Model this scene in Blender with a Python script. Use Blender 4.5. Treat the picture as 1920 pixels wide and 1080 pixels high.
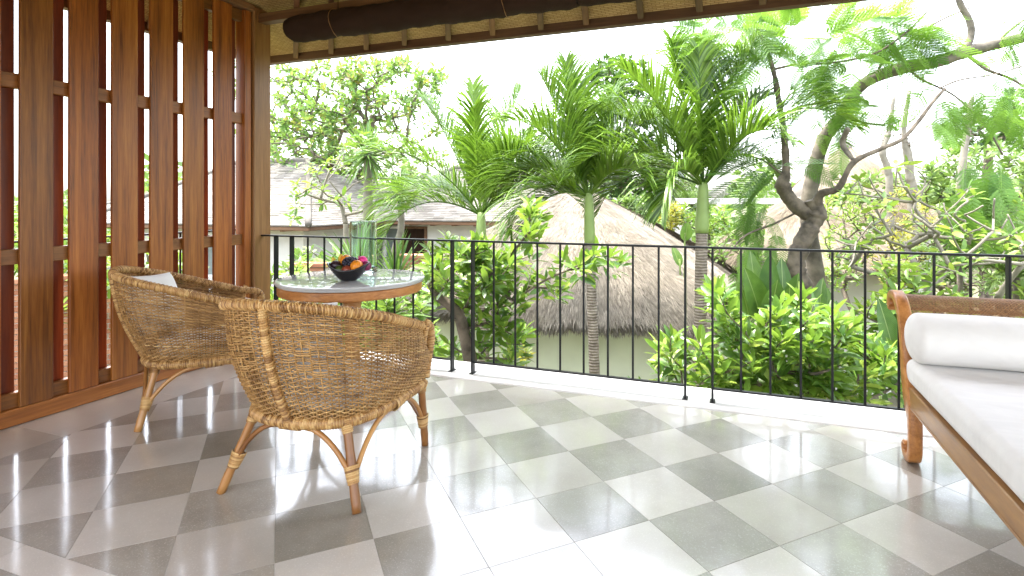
import bpy, math, random
import numpy as np
from math import pi, sin, cos, radians as R

for o in list(bpy.data.objects):
    bpy.data.objects.remove(o)
SC = bpy.context.scene
COL = SC.collection
rng = np.random.default_rng(7)
random.seed(7)

# ------------------------------------------------------------------ camera, world, sun, exposure
CH, CF, CCX, CV0, CT = 1.2, 1040.0, 1005.0, 377.0, R(20.1)
cam_d = bpy.data.cameras.new('camera')
cam = bpy.data.objects.new('camera', cam_d)
COL.objects.link(cam)
cam.location = (0, 0, CH)
cam.rotation_euler = (R(90), 0, CT)
cam_d.sensor_width = 36
cam_d.lens = CF * 36 / 1920
cam_d.shift_x = -45 / 1920
cam_d.shift_y = -163 / 1920
cam_d.clip_end = 2000
cam_d.clip_start = 0.05
SC.camera = cam

SUN_EL, SUN_AZ = 74, 285          # azimuth: direction towards the sun, degrees from +y clockwise
world = bpy.data.worlds.new('World')
SC.world = world
world.use_nodes = True
wn = world.node_tree
wn.nodes.clear()
sky = wn.nodes.new('ShaderNodeTexSky')
sky.sky_type = 'NISHITA'
sky.sun_disc = False
sky.sun_elevation = R(SUN_EL)
sky.sun_rotation = R(SUN_AZ)
sky.air_density = 1.0
sky.dust_density = 4.0
sky.ozone_density = 1.0
hs = wn.nodes.new('ShaderNodeHueSaturation')
hs.inputs['Saturation'].default_value = 0.42
bg = wn.nodes.new('ShaderNodeBackground')
bg.inputs['Strength'].default_value = 0.15
wo = wn.nodes.new('ShaderNodeOutputWorld')
wn.links.new(sky.outputs[0], hs.inputs['Color'])
wn.links.new(hs.outputs[0], bg.inputs['Color'])
wn.links.new(bg.outputs[0], wo.inputs['Surface'])

sun_d = bpy.data.lights.new('sun', 'SUN')
sun_d.energy = 1.0
sun_d.angle = R(12)
sun_d.color = (1, 0.95, 0.86)
sun = bpy.data.objects.new('sun', sun_d)
COL.objects.link(sun)
sd = np.array([sin(R(SUN_AZ)) * cos(R(SUN_EL)), cos(R(SUN_AZ)) * cos(R(SUN_EL)), sin(R(SUN_EL))])
from mathutils import Vector, Matrix
sun.rotation_euler = Vector(sd).to_track_quat('Z', 'Y').to_euler()

SC.view_settings.view_transform = 'Standard'
SC.view_settings.look = 'None'
SC.view_settings.exposure = 3.3
SC.view_settings.gamma = 1.0
SC.view_settings.use_curve_mapping = False
SC.render.engine = 'CYCLES'
cy = SC.cycles
cy.max_bounces = 9
cy.diffuse_bounces = 5
cy.glossy_bounces = 4
cy.transmission_bounces = 8
cy.transparent_max_bounces = 8
cy.sample_clamp_indirect = 6
cy.caustics_reflective = False
cy.use_denoising = True
try:
    cy.denoiser = 'OPENIMAGEDENOISE'
except Exception:
    pass

# ------------------------------------------------------------------ helpers
CR = np.array([cos(CT), sin(CT), 0.0])
CFW = np.array([-sin(CT), cos(CT), 0.0])
UP = np.array([0, 0, 1.0])

def A(u, v, Y):
    """the point of the place that lies at depth Y metres on the sight line of a pixel of the photograph"""
    return CR * ((u - CCX) * Y / CF) + CFW * Y + UP * (CH - (v - CV0) * Y / CF)

def arr(x):
    return np.asarray(x, float)

def unit(v):
    v = arr(v)
    return v / (np.linalg.norm(v, axis=-1, keepdims=True) + 1e-12)

class MB:
    def __init__(s):
        s.V, s.Q, s.T, s.RN, s.n = [], [], [], [], 0
        s.SQ, s.ST = [], []
    def add(s, v, q=None, t=None, rnd=None, smooth=True):
        v = arr(v).reshape(-1, 3)
        if q is not None and len(q):
            q = np.asarray(q, int).reshape(-1, 4) + s.n
            s.Q.append(q); s.SQ.append(np.full(len(q), smooth))
        if t is not None and len(t):
            t = np.asarray(t, int).reshape(-1, 3) + s.n
            s.T.append(t); s.ST.append(np.full(len(t), smooth))
        if rnd is None:
            rnd = rng.random()
        s.RN.append(np.broadcast_to(arr(rnd), (len(v),)).astype(float))
        s.V.append(v); s.n += len(v)
        return s
    def mesh(s, name):
        me = bpy.data.meshes.new(name)
        V = np.concatenate(s.V)
        Q = np.concatenate(s.Q) if s.Q else np.zeros((0, 4), int)
        T = np.concatenate(s.T) if s.T else np.zeros((0, 3), int)
        me.vertices.add(len(V)); me.vertices.foreach_set('co', V.astype(np.float32).ravel())
        nl = Q.size + T.size
        me.loops.add(nl)
        me.loops.foreach_set('vertex_index', np.concatenate([Q.ravel(), T.ravel()]).astype(np.int32))
        me.polygons.add(len(Q) + len(T))
        st = np.concatenate([np.arange(len(Q)) * 4, len(Q) * 4 + np.arange(len(T)) * 3])
        me.polygons.foreach_set('loop_start', st.astype(np.int32))
        sm = np.concatenate([np.concatenate(s.SQ) if s.SQ else np.zeros(0, bool), np.concatenate(s.ST) if s.ST else np.zeros(0, bool)])
        me.polygons.foreach_set('use_smooth', sm.astype(bool))
        me.update(calc_edges=True)
        me.validate()
        at = me.attributes.new('rnd', 'FLOAT', 'POINT')
        at.data.foreach_set('value', np.concatenate(s.RN).astype(np.float32))
        return me
    def build(s, name, m, parent=None, loc=None, kind=None):
        if not s.V:
            return None
        me = s.mesh(name)
        me.materials.append(m)
        return link(name, me, parent, loc, kind)
    # ---- shapes
    def box(s, lo, hi, b=0.003, M=None, smooth=False, rnd=None):
        lo, hi = arr(lo), arr(hi)
        b = min(b, 0.45 * float((hi - lo).min()))
        V, idx = [], {}
        for i in (0, 1):
            for j in (0, 1):
                for k in (0, 1):
                    c = np.array([(lo, hi)[i][0], (lo, hi)[j][1], (lo, hi)[k][2]])
                    sg = np.array([1 - 2 * i, 1 - 2 * j, 1 - 2 * k])
                    for ax in range(3):
                        p = c + sg * b
                        p[ax] = c[ax]
                        idx[(i, j, k, ax)] = len(V); V.append(p)
        q, t = [], []
        for ax in range(3):
            o1, o2 = [(1, 2), (2, 0), (0, 1)][ax]
            for e in (0, 1):
                f = []
                for (a, bb) in ((0, 0), (1, 0), (1, 1), (0, 1)):
                    c = [0, 0, 0]; c[ax] = e; c[o1] = a; c[o2] = bb
                    f.append(idx[(c[0], c[1], c[2], ax)])
                q.append(f if e else f[::-1])
            for a in (0, 1):
                for bb in (0, 1):
                    c0 = [0, 0, 0]; c0[o1] = a; c0[o2] = bb
                    c1 = list(c0); c1[ax] = 1
                    f = [idx[(*c0, o1)], idx[(*c1, o1)], idx[(*c1, o2)], idx[(*c0, o2)]]
                    q.append(f if a != bb else f[::-1])
        for i in (0, 1):
            for j in (0, 1):
                for k in (0, 1):
                    f = [idx[(i, j, k, 0)], idx[(i, j, k, 1)], idx[(i, j, k, 2)]]
                    t.append(f if (i + j + k) % 2 else f[::-1])
        V = arr(V)
        if M is not None:
            V = xf(M, V)
        return s.add(V, q, t, smooth=smooth, rnd=rnd)
    def tube(s, path, rad, k=8, cap=True, rnd=None, flat=None):
        path = arr(path); n = len(path)
        rad = np.broadcast_to(arr(rad), (n,))
        Tn = unit(np.gradient(path, axis=0))
        ref = np.array([0, 0, 1.0]) if abs(Tn[0][2]) < 0.9 else np.array([1.0, 0, 0])
        nrm = np.cross(Tn[0], ref); nrm /= np.linalg.norm(nrm)
        Ns = [nrm]
        for i in range(1, n):
            v = Ns[-1] - Tn[i] * np.dot(Ns[-1], Tn[i])
            Ns.append(v / (np.linalg.norm(v) + 1e-12))
        Ns = arr(Ns); Bs = np.cross(Tn, Ns)
        th = np.arange(k) * 2 * pi / k
        ring = Ns[:, None, :] * np.cos(th)[None, :, None] + Bs[:, None, :] * np.sin(th)[None, :, None] * (flat or 1)
        V = (path[:, None, :] + ring * rad[:, None, None]).reshape(-1, 3)
        i = np.arange(n - 1)[:, None] * k; j = np.arange(k)[None, :]; jn = (j + 1) % k
        q = np.stack([i + j, i + jn, i + k + jn, i + k + j], -1).reshape(-1, 4)
        t = []
        if cap:
            V = np.concatenate([V, path[:1], path[-1:]])
            for a in range(k):
                t.append((n * k, (a + 1) % k, a))
                t.append((n * k + 1, (n - 1) * k + a, (n - 1) * k + (a + 1) % k))
        return s.add(V, q, t, rnd=rnd)
    def lathe(s, prof, c=(0, 0, 0), k=40, rnd=None, sx=1, sy=1):
        prof = arr(prof)
        Lp = np.linalg.norm(np.diff(prof, axis=0), axis=1); dr = np.diff(prof, axis=0) / np.maximum(Lp, 1e-9)[:, None]
        out = [prof[0]]
        for i in range(len(Lp)):                       # support loops beside sharp corners keep flat faces flat
            e = min(0.004, 0.12 * Lp[i])
            if i > 0 and np.dot(dr[i - 1], dr[i]) < 0.87: out.append(prof[i] + dr[i] * e)
            if i < len(Lp) - 1 and np.dot(dr[i], dr[i + 1]) < 0.87: out.append(prof[i + 1] - dr[i] * e)
            out.append(prof[i + 1])
        prof = arr(out); n = len(prof)
        th = np.arange(k) * 2 * pi / k
        V = np.stack([prof[:, 0][:, None] * np.cos(th)[None] * sx, prof[:, 0][:, None] * np.sin(th)[None] * sy,
                      np.repeat(prof[:, 1][:, None], k, 1)], -1).reshape(-1, 3) + arr(c)
        i = np.arange(n - 1)[:, None] * k; j = np.arange(k)[None, :]; jn = (j + 1) % k
        q = np.stack([i + j, i + jn, i + k + jn, i + k + j], -1).reshape(-1, 4)
        return s.add(V, q, rnd=rnd)
    def grid(s, P, rnd=None, smooth=True, closed=False):
        P = arr(P); n, m = P.shape[:2]
        i = np.arange(n - 1)[:, None] * m; j = np.arange(m - (0 if closed else 1))[None, :]; jn = (j + 1) % m
        q = np.stack([i + j, i + jn, i + m + jn, i + m + j], -1).reshape(-1, 4)
        return s.add(P.reshape(-1, 3), q, rnd=rnd, smooth=smooth)
    def inst(s, tv, tq, tt, mats, pos, rnd=None, smooth=True):
        """many transformed copies of one small template in one mesh; mats (N,3,3) hold the columns x,y,z"""
        N, n = len(pos), len(tv)
        if N == 0:
            return s
        V = np.einsum('nij,vj->nvi', mats, arr(tv)) + arr(pos)[:, None, :]
        off = (np.arange(N) * n)[:, None, None]
        q = (np.asarray(tq, int)[None] + off).reshape(-1, 4) if tq is not None and len(tq) else None
        t = (np.asarray(tt, int)[None] + off).reshape(-1, 3) if tt is not None and len(tt) else None
        if rnd is None:
            rnd = rng.random(N)
        return s.add(V.reshape(-1, 3), q, t, rnd=np.repeat(rnd, n), smooth=smooth)

def xf(M, V):
    M = np.asarray(M, float)
    return V @ M[:3, :3].T + M[:3, 3]

def link(name, me, parent=None, loc=None, kind=None):
    o = bpy.data.objects.new(name, me)
    COL.objects.link(o)
    if parent is not None:
        o.parent = parent
    if loc is not None:
        o.location = [float(c) for c in loc]
    if kind:
        o['kind'] = kind
    return o

def tag(o, label=None, cat=None, group=None, kind=None):
    if label: o['label'] = label
    if cat: o['category'] = cat
    if group: o['group'] = group
    if kind: o['kind'] = kind
    return o

def empty(name, loc=(0, 0, 0), rz=0, label=None, cat=None, group=None):
    o = bpy.data.objects.new(name, None)
    COL.objects.link(o)
    o.empty_display_size = 0.1
    o.location = [float(c) for c in loc]
    o.rotation_euler = (0, 0, rz)
    return tag(o, label, cat, group)

def spline(pts, n):
    """smooth curve through control points (Catmull-Rom), n samples; works on any number of columns"""
    P = arr(pts); m = len(P)
    P = np.concatenate([2 * P[:1] - P[1:2], P, 2 * P[-1:] - P[-2:-1]])
    t = np.linspace(0, m - 1 - 1e-9, n); i = t.astype(int); f = (t - i)[:, None]
    a, b, c, d = P[i], P[i + 1], P[i + 2], P[i + 3]
    return 0.5 * (2 * b + (c - a) * f + (2 * a - 5 * b + 4 * c - d) * f ** 2 + (3 * b - 3 * c + d - a) * f ** 3)

def resample(P, step):
    P = arr(P)
    L = np.concatenate([[0], np.cumsum(np.linalg.norm(np.diff(P[:, :3], axis=0), axis=1))])
    n = max(2, int(L[-1] / step) + 1)
    s = np.linspace(0, L[-1], n)
    return np.stack([np.interp(s, L, P[:, k]) for k in range(P.shape[1])], 1)

# ------------------------------------------------------------------ materials
class NT:
    def __init__(s, name):
        s.m = bpy.data.materials.new(name); s.m.use_nodes = True
        s.t = s.m.node_tree; s.t.nodes.clear()
        s.out = s.t.nodes.new('ShaderNodeOutputMaterial')
    def n(s, typ, **kw):
        nd = s.t.nodes.new(typ)
        for k, v in kw.items():
            if k.startswith('_'):
                setattr(nd, k[1:], v)
            else:
                key = k.replace('__', ' ')
                sock = nd.inputs[int(key[1:])] if key[0] == 'i' and key[1:].isdigit() else nd.inputs[key]
                if isinstance(v, bpy.types.NodeSocket):
                    s.t.links.new(v, sock)
                else:
                    sock.default_value = v
        return nd
    def ramp(s, fac, stops):
        r = s.n('ShaderNodeValToRGB', Fac=fac)
        e = r.color_ramp.elements
        while len(e) < len(stops):
            e.new(0.5)
        for el, (p, c) in zip(e, stops):
            el.position = p; el.color = (*c, 1)
        return r.outputs[0]
    def coords(s, scale=(1, 1, 1), rand=0.0):
        tc = s.n('ShaderNodeTexCoord').outputs['Object']
        mp = s.n('ShaderNodeMapping', Vector=tc, Scale=scale)
        if rand:
            oi = s.n('ShaderNodeObjectInfo').outputs['Random']
            mu = s.n('ShaderNodeMath', _operation='MULTIPLY', i0=oi, i1=rand)
            cb = s.n('ShaderNodeCombineXYZ', X=mu.outputs[0], Y=mu.outputs[0], Z=mu.outputs[0])
            s.t.links.new(cb.outputs[0], mp.inputs['Location'])
        return mp.outputs[0]
    def mul(s, a, b):
        return s.n('ShaderNodeMix', _data_type='RGBA', _blend_type='MULTIPLY', i0=1.0, i6=a, i7=b).outputs[2]
    def mix(s, f, a, b):
        return s.n('ShaderNodeMix', _data_type='RGBA', i0=f, i6=a, i7=b).outputs[2]
    def math(s, op, a, b=0.0):
        return s.n('ShaderNodeMath', _operation=op, i0=a, i1=b).outputs[0]
    def rnd(s):
        a = s.n('ShaderNodeAttribute', _attribute_name='rnd').outputs['Fac']
        o = s.n('ShaderNodeObjectInfo').outputs['Random']
        return s.math('FRACT', s.math('ADD', a, o))
    def done(s, base, rough=0.5, bump=None, bs=0.2, bd=0.01, spec=0.5, **kw):
        p = s.n('ShaderNodeBsdfPrincipled', Roughness=rough, **kw)
        if isinstance(base, bpy.types.NodeSocket):
            s.t.links.new(base, p.inputs['Base Color'])
        else:
            p.inputs['Base Color'].default_value = (*base, 1)
        p.inputs['Specular IOR Level'].default_value = spec
        if bump is not None:
            b = s.n('ShaderNodeBump', Strength=bs, Distance=bd, Height=bump)
            s.t.links.new(b.outputs[0], p.inputs['Normal'])
        s.p = p
        s.t.links.new(p.outputs[0], s.out.inputs[0])
        return s.m

def c4(c):
    return (*c, 1)

def wood(name, dark, mid, light, scale, rough=0.42, bs=0.12):
    t = NT(name)
    co = t.coords(scale, 13.0)
    n1 = t.n('ShaderNodeTexNoise', Vector=co, Scale=1.0, Detail=5.0, Roughness=0.6, Distortion=0.6).outputs[0]
    co2 = t.coords(tuple(6 * c for c in scale), 31.0)
    n2 = t.n('ShaderNodeTexNoise', Vector=co2, Scale=1.0, Detail=3.0, Roughness=0.7).outputs[0]
    f = t.math('ADD', t.math('MULTIPLY', n1, 0.62), t.math('MULTIPLY', n2, 0.38))
    col = t.ramp(f, [(0.32, dark), (0.5, mid), (0.68, light)])
    oi = t.n('ShaderNodeObjectInfo').outputs['Random']
    tint = t.ramp(oi, [(0.0, (0.66, 0.70, 0.72)), (0.5, (0.98, 1.0, 0.98)), (1.0, (1.22, 1.06, 0.96))])
    return t.done(t.mul(col, tint), t.math('ADD', rough - 0.1, t.math('MULTIPLY', n2, 0.2)), bump=n2, bs=bs, bd=0.003)

def plain(name, col, rough=0.5, nscale=8.0, var=0.12, bs=0.0, bscale=60.0, spec=0.5, **kw):
    t = NT(name)
    n = t.n('ShaderNodeTexNoise', Vector=t.coords(), Scale=nscale, Detail=5.0).outputs[0]
    lo = tuple(c * (1 - var) for c in col); hi = tuple(min(1, c * (1 + var)) for c in col)
    b = t.n('ShaderNodeTexNoise', Vector=t.coords(), Scale=bscale, Detail=4.0).outputs[0] if bs else None
    return t.done(t.ramp(n, [(0.3, lo), (0.7, hi)]), rough, bump=b, bs=bs, bd=0.005, spec=spec, **kw)

def leafm(name, c1, c2, rough=0.38, trans=0.35, tcol=None, c3=None, spec=0.5):
    t = NT(name)
    r = t.rnd()
    stops = [(0.0, c1), (0.85, c2)]
    if c3:
        stops = [(0.0, c1), (0.8, c2), (0.97, c3)]
    col = t.ramp(r, stops)
    nz = t.n('ShaderNodeTexNoise', Vector=t.coords(), Scale=9.0, Detail=3.0).outputs[0]
    col = t.mul(col, t.ramp(nz, [(0.3, (0.8, 0.8, 0.8)), (0.7, (1.15, 1.15, 1.15))]))
    m = t.done(col, rough, spec=spec)
    tr = t.n('ShaderNodeBsdfTranslucent')
    tc = tcol or tuple(min(1, c * 1.6) for c in c2)
    t.t.links.new(t.mix(0.5, col, c4(tc)), tr.inputs['Color'])
    mx = t.n('ShaderNodeMixShader', Fac=trans)
    t.t.links.new(t.p.outputs[0], mx.inputs[1]); t.t.links.new(tr.outputs[0], mx.inputs[2])
    t.t.links.new(mx.outputs[0], t.out.inputs[0])
    return m

M = {}
M['screen_wood'] = wood('teak_screen', (0.085, 0.023, 0.004), (0.265, 0.083, 0.012), (0.42, 0.165, 0.030), (20, 20, 0.8))
M['screen_wood_x'] = wood('teak_rail', (0.12, 0.04, 0.009), (0.25, 0.092, 0.02), (0.37, 0.155, 0.04), (14, 0.9, 14))
M['post_wood'] = wood('teak_post', (0.19, 0.075, 0.021), (0.33, 0.145, 0.044), (0.45, 0.22, 0.08), (13, 13, 0.8))
M['red_wood'] = wood('red_stained_wood', (0.10, 0.018, 0.007), (0.20, 0.040, 0.014), (0.30, 0.07, 0.022), (14, 14, 0.9))
M['beam_wood'] = wood('dark_beam', (0.07, 0.032, 0.014), (0.14, 0.066, 0.028), (0.21, 0.105, 0.045), (0.9, 14, 14), rough=0.55)
M['beam_wood_y'] = wood('dark_rafter', (0.07, 0.036, 0.017), (0.15, 0.078, 0.036), (0.23, 0.125, 0.058), (14, 0.9, 14), rough=0.55)
M['sofa_wood'] = wood('honey_teak', (0.19, 0.075, 0.019), (0.37, 0.17, 0.05), (0.50, 0.26, 0.09), (12, 1.4, 12), rough=0.34)
M['table_wood'] = wood('table_teak', (0.22, 0.085, 0.024), (0.39, 0.175, 0.054), (0.50, 0.26, 0.095), (5, 5, 16), rough=0.34)
M['iron'] = plain('black_iron', (0.008, 0.008, 0.009), 0.42, bs=0.05, spec=0.3)
M['kerb'] = plain('white_plaster', (0.72, 0.71, 0.68), 0.55, 2.5, 0.11, bs=0.08, bscale=24)
M['white_wall'] = plain('white_render', (0.62, 0.61, 0.58), 0.8, 3.0, 0.08, bs=0.1, bscale=25)
M['grout'] = plain('grout', (0.46, 0.44, 0.39), 0.8)

def terrazzo(name, a, b, speck, rough):
    t = NT(name)
    co = t.coords((1, 1, 1), 9.0)
    big = t.n('ShaderNodeTexNoise', Vector=co, Scale=3.0, Detail=5.0, Roughness=0.65).outputs[0]
    col = t.ramp(big, [(0.25, a), (0.75, b)])
    vo = t.n('ShaderNodeTexNoise', Vector=co, Scale=170.0, Detail=3.0, Roughness=0.75).outputs[0]
    col = t.mix(t.ramp(vo, [(0.56, (0, 0, 0)), (0.66, (0.55, 0.55, 0.55))]), col, c4(speck))
    oi = t.n('ShaderNodeObjectInfo').outputs['Random']
    col = t.mul(col, t.ramp(oi, [(0, (0.84, 0.83, 0.81)), (1, (1.08, 1.08, 1.08))]))
    wav = t.n('ShaderNodeTexNoise', Vector=co, Scale=5.0, Detail=2.0).outputs[0]
    stain = t.n('ShaderNodeTexNoise', Vector=co, Scale=1.1, Detail=7.0, Roughness=0.6).outputs[0]
    col = t.mul(col, t.ramp(stain, [(0.34, (0.84, 0.82, 0.79)), (0.52, (1, 1, 1))]))
    scuff = t.n('ShaderNodeTexNoise', Vector=co, Scale=14.0, Detail=6.0, Roughness=0.7).outputs[0]
    rg = t.math('ADD', rough - 0.07, t.math('MULTIPLY', scuff, 0.12))
    m = t.done(col, 0.42, bump=wav, bs=0.09, bd=0.012, spec=0.8)
    t.p.inputs['Coat Weight'].default_value = 1.0
    t.p.inputs['Coat IOR'].default_value = 1.65
    t.t.links.new(rg, t.p.inputs['Coat Roughness'])
    t.t.links.new(t.p.inputs['Normal'].links[0].from_socket, t.p.inputs['Coat Normal'])
    return m
M['tile_light'] = terrazzo('cream_terrazzo', (0.47, 0.435, 0.385), (0.57, 0.54, 0.485), (0.70, 0.67, 0.62), 0.12)
M['tile_dark'] = terrazzo('olive_terrazzo', (0.205, 0.190, 0.155), (0.39, 0.365, 0.315), (0.58, 0.55, 0.49), 0.12)

def cane(name, dark, mid, light, ns=30.0, rough=0.45):
    t = NT(name)
    r = t.rnd()
    n = t.n('ShaderNodeTexNoise', Vector=t.coords(), Scale=ns, Detail=4.0).outputs[0]
    f = t.math('ADD', t.math('MULTIPLY', r, 0.55), t.math('MULTIPLY', n, 0.5))
    col = t.ramp(f, [(0.2, dark), (0.5, mid), (0.8, light)])
    return t.done(col, rough, bump=n, bs=0.15, bd=0.002)
M['weave'] = cane('wicker_weave', (0.15, 0.066, 0.016), (0.44, 0.245, 0.082), (0.63, 0.425, 0.185), 14.0)
M['wrap'] = cane('cane_wrap', (0.15, 0.062, 0.014), (0.44, 0.235, 0.075), (0.60, 0.385, 0.155), 24.0)
M['pole'] = cane('rattan_pole', (0.16, 0.058, 0.014), (0.35, 0.155, 0.042), (0.48, 0.25, 0.08), 9.0, 0.32)
M['canework'] = cane('cane_lattice', (0.16, 0.07, 0.024), (0.27, 0.13, 0.046), (0.38, 0.20, 0.08), 40.0)

def fabric(name, col, rough=0.9, s=450.0, bs=0.25):
    t = NT(name)
    co = t.coords()
    w1 = t.n('ShaderNodeTexWave', Vector=co, Scale=s, _bands_direction='X').outputs[1]
    w2 = t.n('ShaderNodeTexWave', Vector=co, Scale=s, _bands_direction='Y').outputs[1]
    n = t.n('ShaderNodeTexNoise', Vector=co, Scale=7.0, Detail=4.0).outputs[0]
    cr = t.n('ShaderNodeTexNoise', Vector=t.coords((3.5, 9, 5)), Scale=1.6, Detail=3.0, Distortion=1.4).outputs[0]
    n = t.math('ADD', t.math('MULTIPLY', n, 0.5), t.math('MULTIPLY', cr, 0.9))
    h = t.math('ADD', t.math('MULTIPLY', t.math('ADD', w1, w2), 0.08), n)
    c = t.ramp(n, [(0.4, tuple(x * 0.94 for x in col)), (1.0, tuple(min(1, x * 1.05) for x in col))])
    return t.done(c, rough, bump=h, bs=bs, bd=0.006, spec=0.2)
M['linen'] = fabric('white_linen', (0.74, 0.72, 0.69))
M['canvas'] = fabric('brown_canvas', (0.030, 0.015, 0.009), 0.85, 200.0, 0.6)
M['stone'] = plain('grey_marble', (0.50, 0.50, 0.49), 0.06, 6.0, 0.10)

t = NT('vase_glass')
p = t.n('ShaderNodeBsdfPrincipled', Roughness=0.0, IOR=1.45)
p.inputs['Base Color'].default_value = (0.76, 0.915, 0.865, 1)
p.inputs['Transmission Weight'].default_value = 1.0
t.t.links.new(p.outputs[0], t.out.inputs[0])
M['glass'] = t.m

def mat_weave(name):
    t = NT(name)
    co = t.coords()
    br = t.n('ShaderNodeTexBrick', Vector=co, Scale=1.0, Color1=c4((0.52, 0.37, 0.155)), Color2=c4((0.40, 0.265, 0.10)), Mortar=c4((0.20, 0.12, 0.04)))
    br.inputs['Mortar Size'].default_value = 0.0022
    br.inputs['Brick Width'].default_value = 0.055
    br.inputs['Row Height'].default_value = 0.016
    br.inputs['Bias'].default_value = 0.0
    n = t.n('ShaderNodeTexNoise', Vector=co, Scale=3.0, Detail=4.0).outputs[0]
    col = t.mul(br.outputs[0], t.ramp(n, [(0.3, (0.85, 0.82, 0.78)), (0.7, (1.1, 1.1, 1.1))]))
    inv = t.math('SUBTRACT', 1.0, br.outputs[1])
    return t.done(col, 0.75, bump=inv, bs=0.7, bd=0.006)
M['mat'] = mat_weave('woven_mat')

# outdoor
M['bark'] = plain('grey_bark', (0.14, 0.12, 0.092), 0.9, 7.0, 0.5, bs=0.8, bscale=22)
M['bark_brown'] = plain('brown_bark', (0.13, 0.105, 0.078), 0.9, 9.0, 0.6, bs=0.9, bscale=20)
M['bark_pale'] = plain('pale_bark', (0.21, 0.19, 0.15), 0.85, 8.0, 0.25, bs=0.5, bscale=30)
M['soil'] = plain('garden_soil', (0.09, 0.085, 0.045), 0.95, 1.2, 0.4, bs=0.6, bscale=8)
M['green_wall'] = plain('pale_green_render', (0.68, 0.72, 0.55), 0.85, 2.0, 0.07, bs=0.1, bscale=18)

def palm_trunk_m():
    t = NT('ringed_palm_trunk')
    co = t.coords()
    w = t.n('ShaderNodeTexWave', Vector=co, Scale=8.5, Distortion=2.0, Detail=2.0, _bands_direction='Z').outputs[1]
    n = t.n('ShaderNodeTexNoise', Vector=co, Scale=12.0, Detail=5.0).outputs[0]
    f = t.math('ADD', t.math('MULTIPLY', w, 0.14), t.math('MULTIPLY', n, 0.82))
    return t.done(t.ramp(f, [(0.25, (0.13, 0.10, 0.075)), (0.55, (0.30, 0.25, 0.20)), (0.8, (0.42, 0.37, 0.31))]), 0.85, bump=w, bs=0.6, bd=0.02)
M['palm_trunk'] = palm_trunk_m()
M['dry_leaf'] = leafm('dry_leaf', (0.16, 0.10, 0.045), (0.30, 0.20, 0.09), 0.7, 0.2, (0.3, 0.2, 0.08))
M['crownshaft'] = plain('green_crownshaft', (0.26, 0.36, 0.11), 0.4, 4.0, 0.15)

M['palm_leaf'] = leafm('palm_leaf', (0.034, 0.095, 0.009), (0.165, 0.285, 0.032), 0.30, 0.32, (0.22, 0.38, 0.03))
M['shrub_leaf'] = leafm('glossy_leaf', (0.036, 0.105, 0.016), (0.165, 0.30, 0.040), 0.30, 0.36, (0.32, 0.48, 0.05), c3=(0.33, 0.42, 0.08))
M['lime_leaf'] = leafm('lime_leaf', (0.065, 0.155, 0.022), (0.21, 0.33, 0.045), 0.4, 0.36, (0.33, 0.46, 0.06), c3=(0.27, 0.35, 0.06))
M['tree_leaf'] = leafm('almond_leaf', (0.050, 0.130, 0.024), (0.155, 0.285, 0.050), 0.42, 0.40, (0.28, 0.43, 0.08), c3=(0.34, 0.24, 0.06))
M['dark_leaf'] = leafm('mango_leaf', (0.022, 0.062, 0.013), (0.085, 0.165, 0.030), 0.4, 0.25, (0.13, 0.26, 0.04))
M['feather_leaf'] = leafm('feathery_leaf', (0.045, 0.135, 0.022), (0.16, 0.31, 0.045), 0.5, 0.42, (0.26, 0.44, 0.05))
M['spear_leaf'] = leafm('strap_leaf', (0.04, 0.11, 0.022), (0.14, 0.25, 0.05), 0.38, 0.25, (0.24, 0.40, 0.06))
M['paddle_leaf_plain'] = leafm('paddle_leaf', (0.05, 0.14, 0.03), (0.12, 0.25, 0.055), 0.30, 0.35, (0.22, 0.42, 0.07))
def paddle_m():
    t = NT('paddle_leaf')
    co = t.coords()
    sx = t.n('ShaderNodeSeparateXYZ', Vector=co)
    ab = t.math('ABSOLUTE', sx.outputs[0])
    v = t.math('SINE', t.math('MULTIPLY', t.math('ADD', sx.outputs[1], t.math('MULTIPLY', ab, -0.7)), 420.0))
    mid = t.math('LESS_THAN', ab, 0.004)
    nz = t.n('ShaderNodeTexNoise', Vector=co, Scale=7.0, Detail=5.0).outputs[0]
    f = t.math('ADD', t.math('MULTIPLY', v, 0.10), nz)
    col = t.ramp(f, [(0.3, (0.035, 0.095, 0.022)), (0.7, (0.095, 0.20, 0.042))])
    oi = t.n('ShaderNodeObjectInfo').outputs['Random']
    col = t.mul(col, t.ramp(oi, [(0, (0.75, 0.8, 0.8)), (1, (1.5, 1.25, 0.9))]))
    col = t.mix(mid, col, c4((0.22, 0.30, 0.10)))
    m = t.done(col, 0.3, bump=v, bs=0.25, bd=0.004)
    tr = t.n('ShaderNodeBsdfTranslucent'); t.t.links.new(t.mix(0.5, col, c4((0.20, 0.38, 0.05))), tr.inputs['Color'])
    mx = t.n('ShaderNodeMixShader', Fac=0.3)
    t.t.links.new(t.p.outputs[0], mx.inputs[1]); t.t.links.new(tr.outputs[0], mx.inputs[2]); t.t.links.new(mx.outputs[0], t.out.inputs[0])
    return m
M['paddle_leaf'] = paddle_m()
M['far_leaf'] = leafm('far_leaf', (0.05, 0.105, 0.022), (0.17, 0.265, 0.055), 0.5, 0.3, (0.24, 0.38, 0.07))
M['croton'] = leafm('croton_leaf', (0.12, 0.20, 0.03), (0.42, 0.40, 0.05), 0.4, 0.3, (0.55, 0.50, 0.08))

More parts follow.
